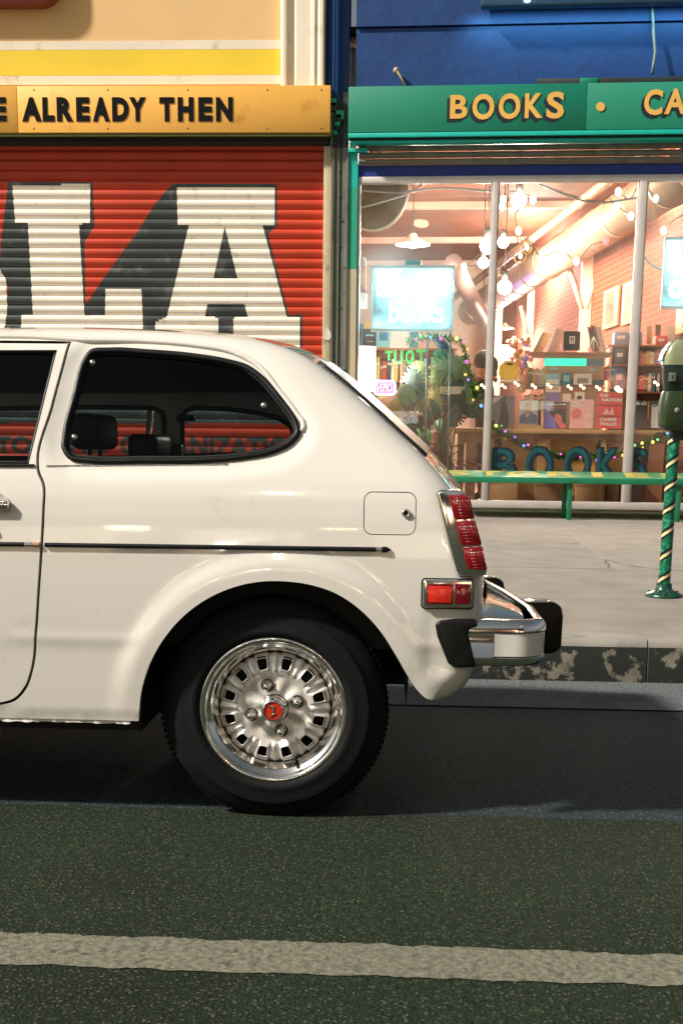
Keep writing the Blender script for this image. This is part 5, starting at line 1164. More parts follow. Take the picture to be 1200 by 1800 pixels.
# green letters hung under the top shelf, reversed
t = thing('green_letters', IW(708, 645, .9), 'green cut out letters hanging backwards above the plants', 'letters')
for ch, x0, x1, y0, y1 in (('T', 676, 690, 617, 633), ('U', 692, 708, 616, 640), ('O', 712, 728, 615, 640), ('T', 731, 748, 614, 640)):
    a = PS(x0, y1, .9); b = PS(x1, y0, .9); mb = text_mb(ch, lambda x, y, d: W(b.x - x, .9 + d, a.z + y), w=b.x - a.x, h=b.z - a.z, off=.03, depth=.012); build('letter', mb, mat('bright_green', C(14, 130, 50), rough=.4), t)

# ---- painted BOOKS lettering on the inside of the glass
t = thing('window_lettering', W(*PS(1000, 878, .01)), 'teal and dark painted BOOKS lettering across the lower panes', 'window lettering')
m_tl = mat('teal_paint', C(8, 76, 84), rough=.5, var=.15); m_tld = mat('dark_teal_paint', C(8, 30, 42), rough=.5)
for ch, x0, x1, y0, y1 in (('B', 862, 906, 790, 846), ('O', 921, 970, 787, 849), ('O', 988, 1036, 787, 849), ('K', 1046, 1086, 789, 848), ('S', 1100, 1136, 790, 850)):
    for off, v, m, dx in ((.06, .0095, m_tld, .018), (.0, .0075, m_tl, 0)):
        a = PS(x0, y1, v); b = PS(x1, y0, v); mb = text_mb(ch, lambda x, y, d: W(a.x + x + dx * .5, v + d, a.z + y), w=b.x - a.x + dx, h=b.z - a.z + dx, off=off, depth=.001); build('letter' if m is m_tl else 'letter_outline', mb, m, t)
    a = PS(x0, y0 + 2, .0065)
# ---- books
PAL = [('cream', C(226, 214, 190)), ('white', C(236, 234, 228)), ('navy', C(40, 52, 96)), ('red', C(190, 52, 44)), ('pale blue', C(150, 190, 214)), ('brown', C(112, 76, 52)), ('black', C(34, 34, 36)), ('green', C(66, 120, 84)), ('orange', C(222, 138, 66)), ('pink', C(222, 150, 150)), ('grey', C(140, 140, 144)), ('teal', C(40, 128, 140)), ('yellow', C(226, 196, 84)), ('tan', C(196, 160, 116))]
PM = {n_: mat('book_' + n_.replace(' ', '_'), c, rough=.5, var=.08) for n_, c in PAL}
m_page = mat('book_pages', C(228, 218, 198), rough=.8)
ORD = ['first', 'second', 'third', 'fourth', 'fifth', 'sixth', 'seventh', 'eighth', 'ninth', 'tenth', 'eleventh', 'twelfth', 'thirteenth', 'fourteenth', 'fifteenth', 'sixteenth', 'seventeenth', 'eighteenth', 'nineteenth', 'twentieth'] + ['twenty-' + o for o in ['first', 'second', 'third', 'fourth', 'fifth', 'sixth', 'seventh', 'eighth', 'ninth']] + ['thirtieth'] + ['thirty-' + o for o in ['first', 'second', 'third', 'fourth', 'fifth', 'sixth', 'seventh', 'eighth', 'ninth']]
rb_ = random.Random(21)
def upright(x, v, z, w_, h_, d_, cname, lab, grp, F=None, lean=0):
    F = F or (lambda u, vv, zz: W(u, vv, zz)); mb = MB()
    def pt(a, b, c): return F(x + a + lean * c, v + b, z + c)
    def bx(a0, a1, b0, b1, c0, c1, mi): mb.add([pt(*q) for q in ((a0,b0,c0),(a1,b0,c0),(a1,b1,c0),(a0,b1,c0),(a0,b0,c1),(a1,b0,c1),(a1,b1,c1),(a0,b1,c1))], [(0,3,2,1),(4,5,6,7),(0,1,5,4),(1,2,6,5),(2,3,7,6),(3,0,4,7)], mi)
    bx(0, w_, 0, .004, 0, h_, 0); bx(0, .003, .0041, d_, 0, h_, 0); bx(w_ - .003, w_, .0041, d_, 0, h_, 0); bx(.0031, w_ - .0031, .0042, d_ - .004, .003, h_ - .004, 1)
    bx(.002 if w_ > .02 else 0.001, w_ - .002, -.0012, -.0002, h_ * .66, h_ * .76, 1)
    return build('book', mb, [PM[cname], m_page], label=lab, cat='book', group=grp)
def row(x0, x1, ybot, ytop, v, where, grp, dens_=1.0, d_=.17):
    a = PS(x0, ybot, v); b = PS(x1, ybot, v); hmax = PS(x0, ytop, v).z - a.z; x = a.x; i = 0
    while x < b.x - .02:
        w_ = rb_.uniform(.022, .05) * dens_; h_ = hmax * rb_.uniform(.68, .94); cn_ = rb_.choice(PAL)[0]
        if i < len(ORD): upright(x, v, a.z, w_, h_, d_, cn_, f'{cn_} book, {ORD[i]} from left {where}', grp, lean=rb_.choice([0, 0, 0, .04]))
        x += w_ + .0015 + (.0 if rb_.random() < .9 else .02) + .04 * h_ * 0; i += 1
# left bookcase behind the plants
vb = 1.7
bc = thing('bookcase', IW(706, 850, vb), 'tall brown bookcase full of books behind the plants in the first pane', 'bookcase')
ux0, ux1 = PS(630, 700, vb).x, PS(800, 700, vb).x
shz = [PS(700, y, vb).z for y in (612, 669, 726, 786, 846)]
for z_ in shz: mb = MB(); mb.box((ux0, vb, z_ - .025), (ux1, vb + .3, z_), M=MS); build('shelf', mb, m_woodd, bc)
mb = MB(); mb.box((ux0, vb + .301, ZI), (ux1, vb + .32, shz[0]), M=MS); build('back_panel', mb, m_woodd, bc)
for px in (630, 704, 799): mb = MB(); u = PS(px, 700, vb).x; mb.box((u - .014, vb - .004, ZI), (u + .014, vb + .3, shz[0] - .026), M=MS); build('upright', mb, m_beam, bc)
g1 = 'books in the bookcase behind the plants'
for (x0, x1, nm) in ((658, 702, 'left half'), (707, 797, 'right half')):
    for yb_, yt_, sn in ((669, 622, 'top shelf'), (726, 680, 'second shelf'), (786, 740, 'third shelf')): row(x0, x1, yb_, yt_, vb + .06, f'on {sn}, {nm}, of bookcase behind plants', g1)
# covers facing out
def cover(x0, y0, x1, y1, v, cname_m, lab, deco=(), tilt=.12, name='book', cat='book', grp=None, thick=.02, yaw=0):
    a = PS(x0, y1, v); b = PS(x1, y0, v); w_, h_ = b.x - a.x, b.z - a.z; t = thing(name, W((a.x + b.x) / 2, v, a.z), lab, cat, grp)
    cy_, sy_ = math.cos(yaw), math.sin(yaw)
    def F(x, y, d): xx = (x - w_ / 2); return W(a.x + w_ / 2 + xx * cy_ + d * sy_, v + y * tilt + d - xx * sy_ * -1, a.z + y)
    def bx(x0_, x1_, y0_, y1_, d0, d1, m, nm): mb = MB(); mb.add([F(*q) for q in ((x0_,y0_,d0),(x1_,y0_,d0),(x1_,y0_,d1),(x0_,y0_,d1),(x0_,y1_,d0),(x1_,y1_,d0),(x1_,y1_,d1),(x0_,y1_,d1))], [(0,3,2,1),(4,5,6,7),(0,1,5,4),(1,2,6,5),(2,3,7,6),(3,0,4,7)]); build(nm, mb, m, t)
    bx(0, w_, 0, h_, 0, .003, cname_m, 'cover'); bx(.003, w_ - .003, .003, h_ - .003, .0031, thick, m_page, 'pages')
    k = 0
    for q in deco:
        k += 1; d0 = -.0007 * k
        if q[0] == 'poly': mb = MB(); mb.prism([(px_ * w_, py_ * h_) for px_, py_ in q[1]], lambda x, y: F(x, y, d0), lambda x, y: F(x, y, -.0001)); build('cover_print', mb, q[2], t)
        else: _, s, X0_, Y0_, X1_, Y1_, m_ = q; mb = text_mb(s, lambda x, y, d: F(X0_ * w_ + x, Y0_ * h_ + y, d0 + d), w=(X1_ - X0_) * w_, h=(Y1_ - Y0_) * h_, off=.02, depth=.0005); build('cover_title', mb, m_, t)
    return t
def sq(a, b, c, d): return [(a, b), (c, b), (c, d), (a, d)]
mC = lambda n_, c: mat('print_' + n_, c, rough=.5, var=.1, vs_=20)
pw, pb, pskin, pblu, ppur, pdk, pred, ppk, psal, pgr, pcy = mC('white', C(235, 230, 222)), mC('black', C(30, 30, 32)), mC('skin', C(226, 176, 150)), mC('blue', C(74, 130, 176)), mC('purple', C(136, 120, 200)), mC('dark', C(62, 40, 44)), mC('red', C(214, 74, 66)), mC('pink', C(232, 164, 156)), mC('salmon', C(220, 110, 96)), mC('grey', C(150, 144, 144)), mC('cyan', C(140, 206, 218))
top_ = PS(750, 611, 1.72)
cover(626, 569, 638, 609, 1.72, pblu, 'blue book cover with a dark figure at the left end of the top shelf', [('poly', [(.3, .1), (.5, .1), (.8, .6), (.6, .9), (.35, .5)], pb)])
cover(637, 578, 661, 611, 1.71, pb, 'dark grey book with pale title lines on the top shelf below the neon', [('poly', sq(.2, .62, .8, .7), pcy), ('poly', sq(.3, .3, .8, .36), pgr)])
cover(661, 572, 686, 610, 1.74, pcy, 'pale blue book facing out below the neon sign', [('poly', sq(.2, .3, .8, .7), pblu)])
cover(685, 577, 718, 612, 1.71, pw, 'white square book facing out below the neon sign')
cover(719, 574, 735, 611, 1.74, mC('teal', C(40, 128, 140)), 'teal book facing out right of the white square one'); cover(738, 581, 751, 611, 1.73, ppk, 'narrow pink book on the top shelf of the bookcase'); cover(764, 575, 790, 610, 1.73, pw, 'white book at the right end of the bookcase top', [('poly', sq(.1, .1, .9, .4), pcy)])
mb = MB(); rbox(mb, 640, 566, 660, 577, 1.85, 2.0); build('storage_box', mb, PM['yellow'], label='small yellow box behind the dark grey book', cat='box')
# things up at the far left edge: peach panel, pink pennant, small white box, plant pot
mb = MB(); rbox(mb, 624, 469, 643, 512, 1.2, 1.24); build('wall_panel', mb, mat('peach_panel', C(236, 160, 96), rough=.7), label='peach coloured panel hanging at the left edge of the first pane', cat='panel')
mb = MB(); mb.prism([(PS(x, y, 1.1).x, PS(x, y, 1.1).z) for x, y in ((624, 491), (646, 513), (624, 514))], lambda x, z: W(x, 1.1, z), lambda x, z: W(x, 1.115, z)); build('pennant', mb, mat('magenta', C(214, 60, 130), rough=.6), label='magenta triangular pennant at the left edge of the first pane', cat='pennant')
mb = MB(); rbox(mb, 624, 515, 643, 541, 1.05, 1.2); build('speaker_box', mb, pw, label='small white box mounted below the magenta pennant', cat='box', bevel=.008)
t = thing('figurine', IW(633, 469, 1.2), 'little red topped figurine standing on the peach panel', 'figurine'); mb = MB(); mb.lathe([(.05, 0), (.06, .04), (.05, .09), (.02, .1)], Matrix.Translation(IW(634, 469, 1.22)), 14); build('body', mb, pgr, t); mb = MB(); mb.sphere(IW(632, 456, 1.22), .035, 10, 8); build('hat', mb, pred, t)
# white drum lampshade
p = IW(640, 688, .75); rl = 19 * (13.25 / FPX); hl = 74 * 13.25 / FPX
t = thing('table_lamp', (p.x, p.y, ZI), 'tall glowing white drum lampshade at the left edge of the first pane', 'lamp')
mb = MB(); mb.lathe([(rl, 0), (rl * .96, hl), (rl * .94, hl), (rl * .98, 0)], Matrix.Translation(p), 36); build('lamp_shade', mb, glow('lit_shade', (1, .93, .82), 1.5), t)
mb = MB(); mb.lathe([(.14, ZI - p.z), (.14, ZI - p.z + .03), (.02, ZI - p.z + .05), (.015, .1)], Matrix.Translation(p), 16); build('lamp_stand', mb, m_inner, t)
light('lamp_light', p + Vector((.3, -rl + .1, .2)), 30, (1, .8, .6), .1, t)

# ---- monstera plants
lf = [mat('leaf_' + n_, c, rough=.45, var=.25, vs_=10) for n_, c in (('green', C(48, 104, 52)), ('dark', C(22, 66, 42)), ('pale', C(132, 162, 112)), ('silver', C(120, 158, 150)), ('teal', C(20, 116, 92)), ('yellowish', C(180, 168, 90)))]
m_stem = mat('plant_stem', C(96, 104, 60), rough=.6); m_root = mat('aerial_root', C(110, 80, 60), rough=.8)
rl_ = random.Random(4)
def leaf(cx, cy, size_px, v, rot, mi, par, nt_=3.4, squash=.8, whole=False):
    c = PS(cx, cy, v); s = size_px * 1.5 * (12.5 + v) / FPX / 2; mb = MB(); N = 66; out = []
    for k in range(N + 1):
        a = -math.pi + 2 * math.pi * k / N; r_ = s * (1.05 - .25 * math.cos(a) - .05) * (1 - .55 * math.exp(-((abs(a) - math.pi) / .22) ** 2))
        if not whole and .5 < abs(a) < 2.7:
            ph_ = (abs(a) * nt_ / 1.1) % 1
            if ph_ < .30: r_ *= .5 + .1 * rl_.random()
        out.append((r_ * math.cos(a) * 1.0, r_ * math.sin(a) * squash))
    cr, sr = math.cos(R(rot)), math.sin(R(rot)); tx, ty = rl_.uniform(-.5, .5), rl_.uniform(-.3, .5)
    def T(x, y, f):
        dpt = x * tx + y * ty + (x * x + y * y) / s * .35; return W(c.x + x * cr - y * sr, v + dpt + f, c.z + x * sr + y * cr)
    inn = [(x * .5, y * .5) for x, y in out]; vs = [T(0, 0, .0)] + [T(x, y, abs(y) * -.15) for x, y in inn] + [T(x, y, 0) for x, y in out]; n = len(out)
    fs = [(0, 1 + k, 2 + k) for k in range(n - 1)] + [(1 + k, 1 + n + k, 2 + n + k, 2 + k) for k in range(n - 1)]
    mb.add(vs, fs, 0, True); return build('leaf', mb, lf[mi], par, fixn=False), T(-s * .5, 0, 0)
def plant(label, base, leaves, v, roots=True):
    b = PS(base[0], base[1], v); t = thing('monstera_plant', W(b.x, v, ZI), label, 'plant')
    mb = MB(); mb.lathe([(.11, 0), (.15, .26), (.155, .28), (.14, .28), (.001, .26)], Matrix.Translation(W(b.x, v, ZI)), 24); build('pot', mb, mat('clay_pot', C(120, 84, 64), rough=.8), t)
    for (cx, cy, s, rot, mi, wh) in leaves:
        vv = v + rl_.uniform(-.16, .16); o, att = leaf(cx, cy, s, vv, rot, mi, t, whole=wh); p0 = W(b.x + rl_.uniform(-.05, .05), v, ZI + .25); midp = W(b.x + rl_.uniform(-.08, .08), v, 0); midp.z = (att.z * .45 + p0.z * .55)
        mb = MB(); mb.tube(cat_rom([tuple(p0), tuple(midp), tuple(att)], .06), [.011] * 1 and .009, 6); build('stem', mb, m_stem, t)
    if roots:
        for k in range(16):
            q = [PS(base[0] + rl_.uniform(-32, 40), rl_.uniform(775, 830), v + rl_.uniform(-.1, .1))]
            for j in range(4): q.append(q[-1] + Vector((rl_.uniform(-.12, .12), 0, rl_.uniform(-.13, .05))))
            q = [Vector((a.x, a.y, max(a.z, ZI + .02))) for a in q]; mb = MB(); mb.tube(cat_rom([tuple(W(*a)) for a in q], .04), .006, 5); build('aerial_root', mb, m_root, t)
plant('big monstera with pale and silvery split leaves, the right one of two', (782, 830), [(792, 645, 42, 20, 2, False), (776, 632, 34, 120, 4, False), (812, 668, 40, -40, 2, False), (760, 725, 26, -60, 4, True), (806, 705, 44, -30, 0, False), (792, 690, 34, 200, 1, True), (826, 690, 34, -70, 2, False), (800, 730, 34, -100, 1, False), (770, 668, 34, 95, 2, False), (786, 665, 30, 250, 1, False), (744, 768, 26, -20, 0, True), (812, 640, 26, 60, 2, True), (830, 718, 30, -60, 1, True), (763, 700, 34, 190, 5, False), (778, 748, 24, -80, 4, True)], .75)
plant('low monstera with yellowish and silvery leaves, the left one of two', (742, 828), [(726, 670, 38, 95, 3, False), (732, 690, 34, 30, 3, False), (688, 700, 40, 160, 5, False), (700, 716, 30, 200, 5, True), (716, 752, 26, 170, 0, True), (738, 706, 32, -70, 5, False), (724, 700, 26, 60, 1, False), (712, 690, 26, 120, 2, True), (735, 655, 36, 80, 2, False), (708, 768, 26, 150, 0, True), (724, 782, 22, 120, 4, True)], .62)
# plain stems tied to a stake
for px, lab in ((750, 'left'), (790, 'right')):
    mb = MB(); mb.tube([W(PS(px, 700, .5).x, .5, ZI), IW(px + 2, 560, .5)], .011, 8); build('display_pole', mb, mat('teal_pole', C(110, 150, 150), rough=.4), label=('slim grey pole rising between the two monstera plants' if px == 750 else 'slim grey pole rising through the right monstera, under the neon corner'), cat='pole')
# toy parrot / dark bird perched on the shelf end
p = IW(776, 604, .9); t = thing('toy_bird', p, 'dark blue toy bird perched above the monstera', 'toy bird'); mb = MB(); Mb = Matrix.Translation(p) @ Matrix.Rotation(R(35), 4, 'Y')
mb.lathe([(.001, -.13), (.03, -.10), (.055, -.03), (.05, .03), (.03, .07), (.036, .10), (.02, .13), (.001, .14)], Mb @ Matrix.Rotation(R(90), 4, 'Y'), 14); build('body', mb, mat('bird_blue', C(24, 70, 96), rough=.5), t); mb = MB(); mb.lathe([(.012, 0), (.001, .04)], Mb @ Matrix.Translation((.13, 0, 0)) @ Matrix.Rotation(R(90), 4, 'Y'), 8); build('beak', mb, PM['orange'], t)

# ---- tinsel garland with little coloured baubles
gp = [(716, 600), (748, 592), (780, 593), (808, 600), (820, 640), (828, 672), (838, 705), (846, 722), (856, 733), (872, 752), (895, 768), (925, 783), (960, 796), (1000, 803), (1040, 803), (1080, 799), (1110, 789), (1135, 778), (1158, 766), (1176, 764)]
pts = cat_rom([tuple(IW(x, y, .22)) for x, y in gp], .02); t = thing('tinsel_garland', pts[len(pts) // 2], 'green tinsel garland with tiny coloured baubles swagged across the lower panes', 'garland')
mb = MB(); rg = random.Random(6)
for i, p in enumerate(pts):
    dn = 44 if i > len(pts) * .30 else 12
    for k in range(dn):
        d = Vector((rg.gauss(0, 1), rg.gauss(0, 1), rg.gauss(0, 1))).normalized(); L_ = rg.uniform(.025, .055); o = d.orthogonal().normalized() * .0035; q = Vector(p) + Vector((rg.uniform(-.01, .01),) * 3)
        mb.add([q - o, q + o, q + d * L_ + o, q + d * L_ - o], [(0, 1, 2, 3)], 0 if rg.random() < .8 else 1)
build('tinsel', mb, [mat('tinsel_green', C(20, 110, 50), rough=.25, metal=.5, var=.4, vs_=60), mat('tinsel_gold', C(190, 190, 70), rough=.25, metal=.6)], t, fixn=False)['kind'] = 'stuff'
bc_ = [glow('bauble_' + n_, c, s_) for n_, c, s_ in (('yellow', (1, .8, .15), 2.0), ('magenta', (.9, .1, .6), 1.2), ('blue', (.1, .35, 1), 1.5), ('green', (.2, 1, .3), 1.2), ('orange', (1, .4, .1), 1.6), ('violet', (.5, .15, 1), 1.2))]
for i in range(4, len(pts), 5):
    p = Vector(pts[i]) + Vector((rg.uniform(-.035, .035), -.03, rg.uniform(-.04, .03))); mb = MB(); mb.sphere(p, rg.uniform(.011, .019), 8, 6); build('bauble', mb, rg.choice(bc_), t)
# fairy light row
fp = [(846, 677), (865, 672), (882, 677), (905, 673), (935, 677), (962, 676), (998, 679), (1020, 678), (1048, 680), (1084, 683), (1105, 681), (1150, 672)]
t = thing('fairy_lights', IW(960, 690, 1.0), 'row of tiny warm fairy lights above the books lying face out', 'fairy lights'); mb = MB(); mb.tube(cat_rom([tuple(IW(x, y, 1.0)) for x, y in fp], .08), .003, 4); build('wire', mb, m_inner, t)
for x, y in fp:
    for dx, dy in ((0, 0), (5, 4)): mb = MB(); mb.sphere(IW(x + dx, y + dy, 1.0), .014 if x != 1084 else .026, 8, 6); build('bulb', mb, bulbcol('warm', warm), t)

# ---- counter along the window with books face out
vt = .75
ct = thing('display_counter', IW(1000, 880, vt), 'long golden wooden counter under the row of face out books', 'counter')
zt_c = PS(1000, 755, vt).z
def cbox(nm, x0, x1, v0, v1, z0, z1, m=m_wood, par=None, **k): mb = MB(); u0_, u1_ = PS(x0, 800, v0).x, PS(x1, 800, v0).x; mb.box((u0_, v0, z0), (u1_, v1, z1), M=MS); return build(nm, mb, m, par or ct, **k)
cbox('counter_top', 846, 1172, vt, vt + .6, zt_c - .045, zt_c, bevel=.004)
cbox('apron', 852, 1166, vt + .03, vt + .06, zt_c - .10, zt_c - .046, m_woodd)
for x0, x1 in ((858, 868), (944, 958), (1055, 1064), (1140, 1166)): cbox('leg', x0, x1, vt + .05, vt + .13, ZI, zt_c - .101, m_wood if x0 < 1100 else m_woodd)
for x0, x1, ya_ in ((880, 943, 770), (966, 1046, 772), (1066, 1108, 776)): cbox('panel', x0, x1, vt + .16, vt + .19, ZI + .02, PS(1000, ya_, vt).z, mat('golden_board', C(206, 156, 88), rough=.5, var=.15))
# smaller table at the left
tb_ = thing('wooden_table', IW(830, 870, .9), 'honey coloured wooden table with rounded top beside the window bar', 'table'); zt_t = PS(820, 752, .9).z
cbox('table_top', 797, 862, .9, 1.7, zt_t - .055, zt_t, m_wood, tb_, bevel=.012)
cbox('apron', 803, 858, .96, 1.0, zt_t - .16, zt_t - .056, m_wood, tb_)
for x0, x1, m in ((803, 815, m_woodd), (818, 836, m_wood), (846, 856, m_wood)): cbox('leg', x0, x1, .98, 1.06, ZI, zt_t - .161, m, tb_)
cbox('lower_shelf', 816, 856, 1.1, 1.4, PS(820, 820, 1).z, PS(820, 815, 1).z, m_wood, tb_)
# boxes and oddments below
for x0, y0, x1, y1, v, m, lab in ((856, 842, 910, 886, .6, mat('cardboard', C(170, 128, 80), rough=.8), 'cardboard box on the shop floor behind the glass, under the letter B'), (940, 846, 985, 888, .62, mat('cardboard_d', C(128, 92, 56), rough=.8), 'brown cardboard box on the shop floor behind the rear bench leg'), (1010, 846, 1060, 888, .6, mat('cardboard', C(170, 128, 80), rough=.8), 'cardboard box on the shop floor right of the front bench leg'), (1065, 846, 1088, 886, .66, mat('cardboard_d', C(128, 92, 56), rough=.8), 'narrow brown box on the shop floor beside the second window bar'), (1098, 846, 1130, 888, .62, mat('dark_crate', C(52, 40, 34), rough=.7), 'dark crate on the shop floor right of the second window bar')):
    t = thing('cardboard_box', IW((x0 + x1) / 2, y1, v), lab, 'box'); a = PS(x0, y1, v); b = PS(x1, y0, v); mb = MB(); mb.box((a.x, v, ZI), (b.x, v + .28, b.z), M=MS); build('carton', mb, m, t, bevel=.004); mb = MB(); mb.box((a.x - .004, v - .004, b.z - .05), ((a.x + b.x) / 2 - .004, v + .28, b.z + .004), M=MS); build('flap', mb, m, t)
cover(856, 768, 888, 800, .95, pblu, 'blue framed picture with a dark haired face under the counter', [('poly', [(.3, 0), (.7, 0), (.75, .5), (.6, .85), (.4, .85), (.25, .5)], pb), ('poly', [(.42, .4), (.6, .4), (.6, .7), (.42, .7)], pskin)], name='framed_picture', cat='picture')
for x0, x1, y0, y1, cn_, wh2 in ((905, 911, 788, 806, 'white', 'left'), (913, 919, 786, 806, 'grey', 'middle'), (921, 932, 784, 806, 'red', 'right')): cover(x0, y0, x1, y1, .97, PM[cn_], f'{cn_} book under the counter above the first O, {wh2} of three', tilt=0)
cover(1048, 770, 1056, 800, .98, PM['pink'], 'pink book under the counter left of the red one', tilt=0); cover(1058, 770, 1070, 800, .98, PM['red'], 'red book under the counter beside the second window bar', tilt=0)
cover(1137, 786, 1163, 815, .95, ppk, 'pinkish leaflet box on the low shelf at the right', tilt=.05); mb = MB(); rbox(mb, 1116, 790, 1134, 806, .9, 1.1); build('dark_basket', mb, m_navy, label='dark blue basket behind the garland in the right hand pane', cat='basket', bevel=.01)
mb = MB(); rbox(mb, 1004, 782, 1066, 790, .93, 1.2); build('dark_tray', mb, pdk, label='dark flat tray below the counter behind the letter K', cat='tray')
# stool/yellow thing behind the table
t = thing('yellow_stool', IW(795, 850, 1.25), 'small stool with a yellow seat under the honey coloured table', 'stool'); zq = PS(796, 786, 1.25).z; uq = PS(796, 786, 1.25).x
mb = MB(); mb.lathe([(.0001, .03), (.1, .03), (.11, .015), (.1, 0), (.0001, 0)], MS @ Matrix.Translation((uq, 1.25, zq)), 20); build('seat', mb, PM['yellow'], t)
for k in range(3): a_ = k * 2.1; mb = MB(); mb.tube([W(uq + .07 * math.cos(a_), 1.25 + .07 * math.sin(a_), zq), W(uq + .12 * math.cos(a_), 1.25 + .12 * math.sin(a_), ZI)], .01, 6); build('leg', mb, PM['white'], t)
# face-out books on the counter
gfo = 'face out books on the window counter'; vc = vt + .1
cover(858, 695, 905, 753, vc, pgr, 'grey photo book of a dark figure, leftmost of the face out books', [('poly', [(.4, 0), (.75, 0), (.8, .3), (.7, .7), (.6, .95), (.45, .9), (.45, .5)], pdk), ('poly', [(.1, .7), (.5, .95), (.4, 1), (.05, .9)], pw)], grp=gfo)
cover(911, 703, 945, 749, vc, pw, 'white book showing a man in a blue suit without a face', [('poly', [(.02, .1), (.98, .1), (.98, .42), (.62, .55), (.45, .25), (.3, .5), (.02, .38)], pblu), ('poly', [(.3, .45), (.62, .45), (.66, .85), (.5, .92), (.28, .85)], pskin), ('poly', [(.38, .02), (.5, .02), (.5, .35), (.42, .35)], psal)], grp=gfo)
cover(944, 702, 952, 749, vc + .05, pb, 'black book edge behind the white face out book', grp=gfo)
cover(954, 706, 996, 753, vc, ppur, 'violet and dark book with a red fist and the name ANGELA DAVIS', [('poly', [(.26, .99), (.99, .99), (.99, .01), (.62, .01), (.5, .3), (.28, .55), (.22, .8)], pdk), ('poly', [(.5, .5), (.62, .56), (.78, .45), (.82, .25), (.99, .12), (.99, .01), (.72, .01), (.6, .22), (.48, .3)], psal), ('t', 'ANGELA DAVIS', .12, .86, .96, .94, pw), ('t', 'SEIZE THE TIME', .38, .74, .94, .8, psal)], grp=gfo)
cover(1000, 702, 1044, 753, vc, ppk, 'pink painted book titled GUSTON in white', [('poly', [(.1, .3), (.45, .35), (.5, .6), (.3, .7), (.05, .6)], psal), ('poly', [(.6, .1), (.95, .15), (.95, .5), (.7, .55)], pskin), ('t', 'PHILIP', .06, .86, .4, .94, pw), ('t', 'GUSTON', .06, .74, .56, .84, pw), ('t', 'NOW', .68, .04, .94, .12, pw)], grp=gfo)
cover(1046, 689, 1095, 753, vc, pred, 'large red book with white block titles beside the second window bar', [('poly', sq(0, .62, 1, .64), pdk), ('poly', sq(0, .33, 1, .35), pdk), ('poly', [(.25, .38), (.4, .58), (.5, .42), (.62, .6), (.7, .38)], ppk), ('t', 'THE', .1, .86, .45, .95, pw), ('t', 'NATION', .2, .74, .96, .83, pw), ('t', 'CHRIS', .15, .2, .8, .29, pw), ('t', 'WALLIS', .15, .08, .8, .17, pw)], grp=gfo)
cover(1107, 703, 1139, 752, vc, pb, 'black book numbered 28-G in white in the right hand pane', [('t', '28-G', .05, .82, .92, .94, pw)], grp=gfo)
cover(1143, 715, 1160, 752, vc, pw, 'plain pale book at the right end of the counter, beside the meter', grp=gfo)
cbox('book_stand', 906, 950, vt + .02, vt + .08, zt_c + .001, zt_c + .045, m_wood, ct)
# ---- island shelf with kraft boxes and a turquoise band
vi = 2.2
isl = thing('island_shelf', IW(1005, 860, vi), 'kraft coloured island shelf with a glowing turquoise band in the middle pane', 'shelf unit')
a = PS(956, 700, vi); b = PS(1061, 622, vi)
mb = MB(); mb.box((a.x, vi, ZI), (b.x, vi + .5, b.z), M=MS); build('carcass', mb, mat('kraft', C(186, 146, 104), rough=.7, var=.08), isl)
def ifront(nm, x0, y0, x1, y1, m, v=vi - .02, d=.02): mb = MB(); rbox(mb, x0, y0, x1, y1, v, v + d); return build(nm, mb, m, isl)
ifront('turquoise_band', 956, 630, 1030, 643, glow('turq_glow', (.0, .8, .55), .9)); ifront('turquoise_band', 1030.5, 631, 1061, 643, mat('blue_band', C(24, 110, 140), rough=.4)); ifront('shelf_front', 956, 668, 1061, 676, mat('blue_band', C(24, 110, 140), rough=.4))
ifront('price_label', 966, 647, 979, 650, pcy); ifront('price_label', 1036, 648, 1048, 652, pcy); ifront('shelf_top', 925, 619, 1075, 624, m_woodd, vi - .06, .5)
cover(957, 657, 984, 677, vi - .12, pcy, 'pale cyan card facing out on the island shelf, left of three', [('poly', sq(.1, .1, .9, .5), pw)], tilt=.05); cover(986, 655, 1004, 677, vi - .12, PM['teal'], 'cyan patterned card facing out on the island shelf, middle of three', [('poly', sq(.2, .3, .8, .8), pcy)], tilt=.05); cover(1007, 657, 1040, 676, vi - .12, pw, 'white card with a grey drawing facing out on the island shelf', [('poly', sq(.2, .15, .8, .6), pgr)], tilt=.05)
cover(958, 677, 985, 689, 1.3, pw, 'white label with red letters glowing below the cyan cards', [('t', 'OPEN', .2, .3, .8, .75, pred)], tilt=.0); cover(988, 692, 1003, 706, 1.3, pw, 'little white card standing left above the pink book', tilt=.05); cover(1009, 689, 1027, 706, 1.25, pw, 'white card with a dark drawing standing above the pink book', [('poly', sq(.25, .25, .75, .6), pb)], tilt=.05); cover(958, 690, 984, 705, 1.3, ppur, 'violet card standing above the violet book', tilt=.05)
row(922, 955, 679, 640, vi - .02, 'on the upper side shelf left of the island', 'books left of the island shelf'); row(920, 956, 714, 686, vi - .02, 'on the lower side shelf left of the island', 'books left of the island shelf')
for y in (679.5, 714.5): mb = MB(); u0_ = PS(918, y, vi).x; mb.box((u0_, vi - .04, PS(930, y + 3, vi).z), (a.x - .002, vi + .3, PS(930, y, vi).z - .001), M=MS); build('side_shelf', mb, m_woodd, isl)
row(1062, 1078, 668, 640, vi, 'on the short shelf right of the island', 'books right of the island shelf')
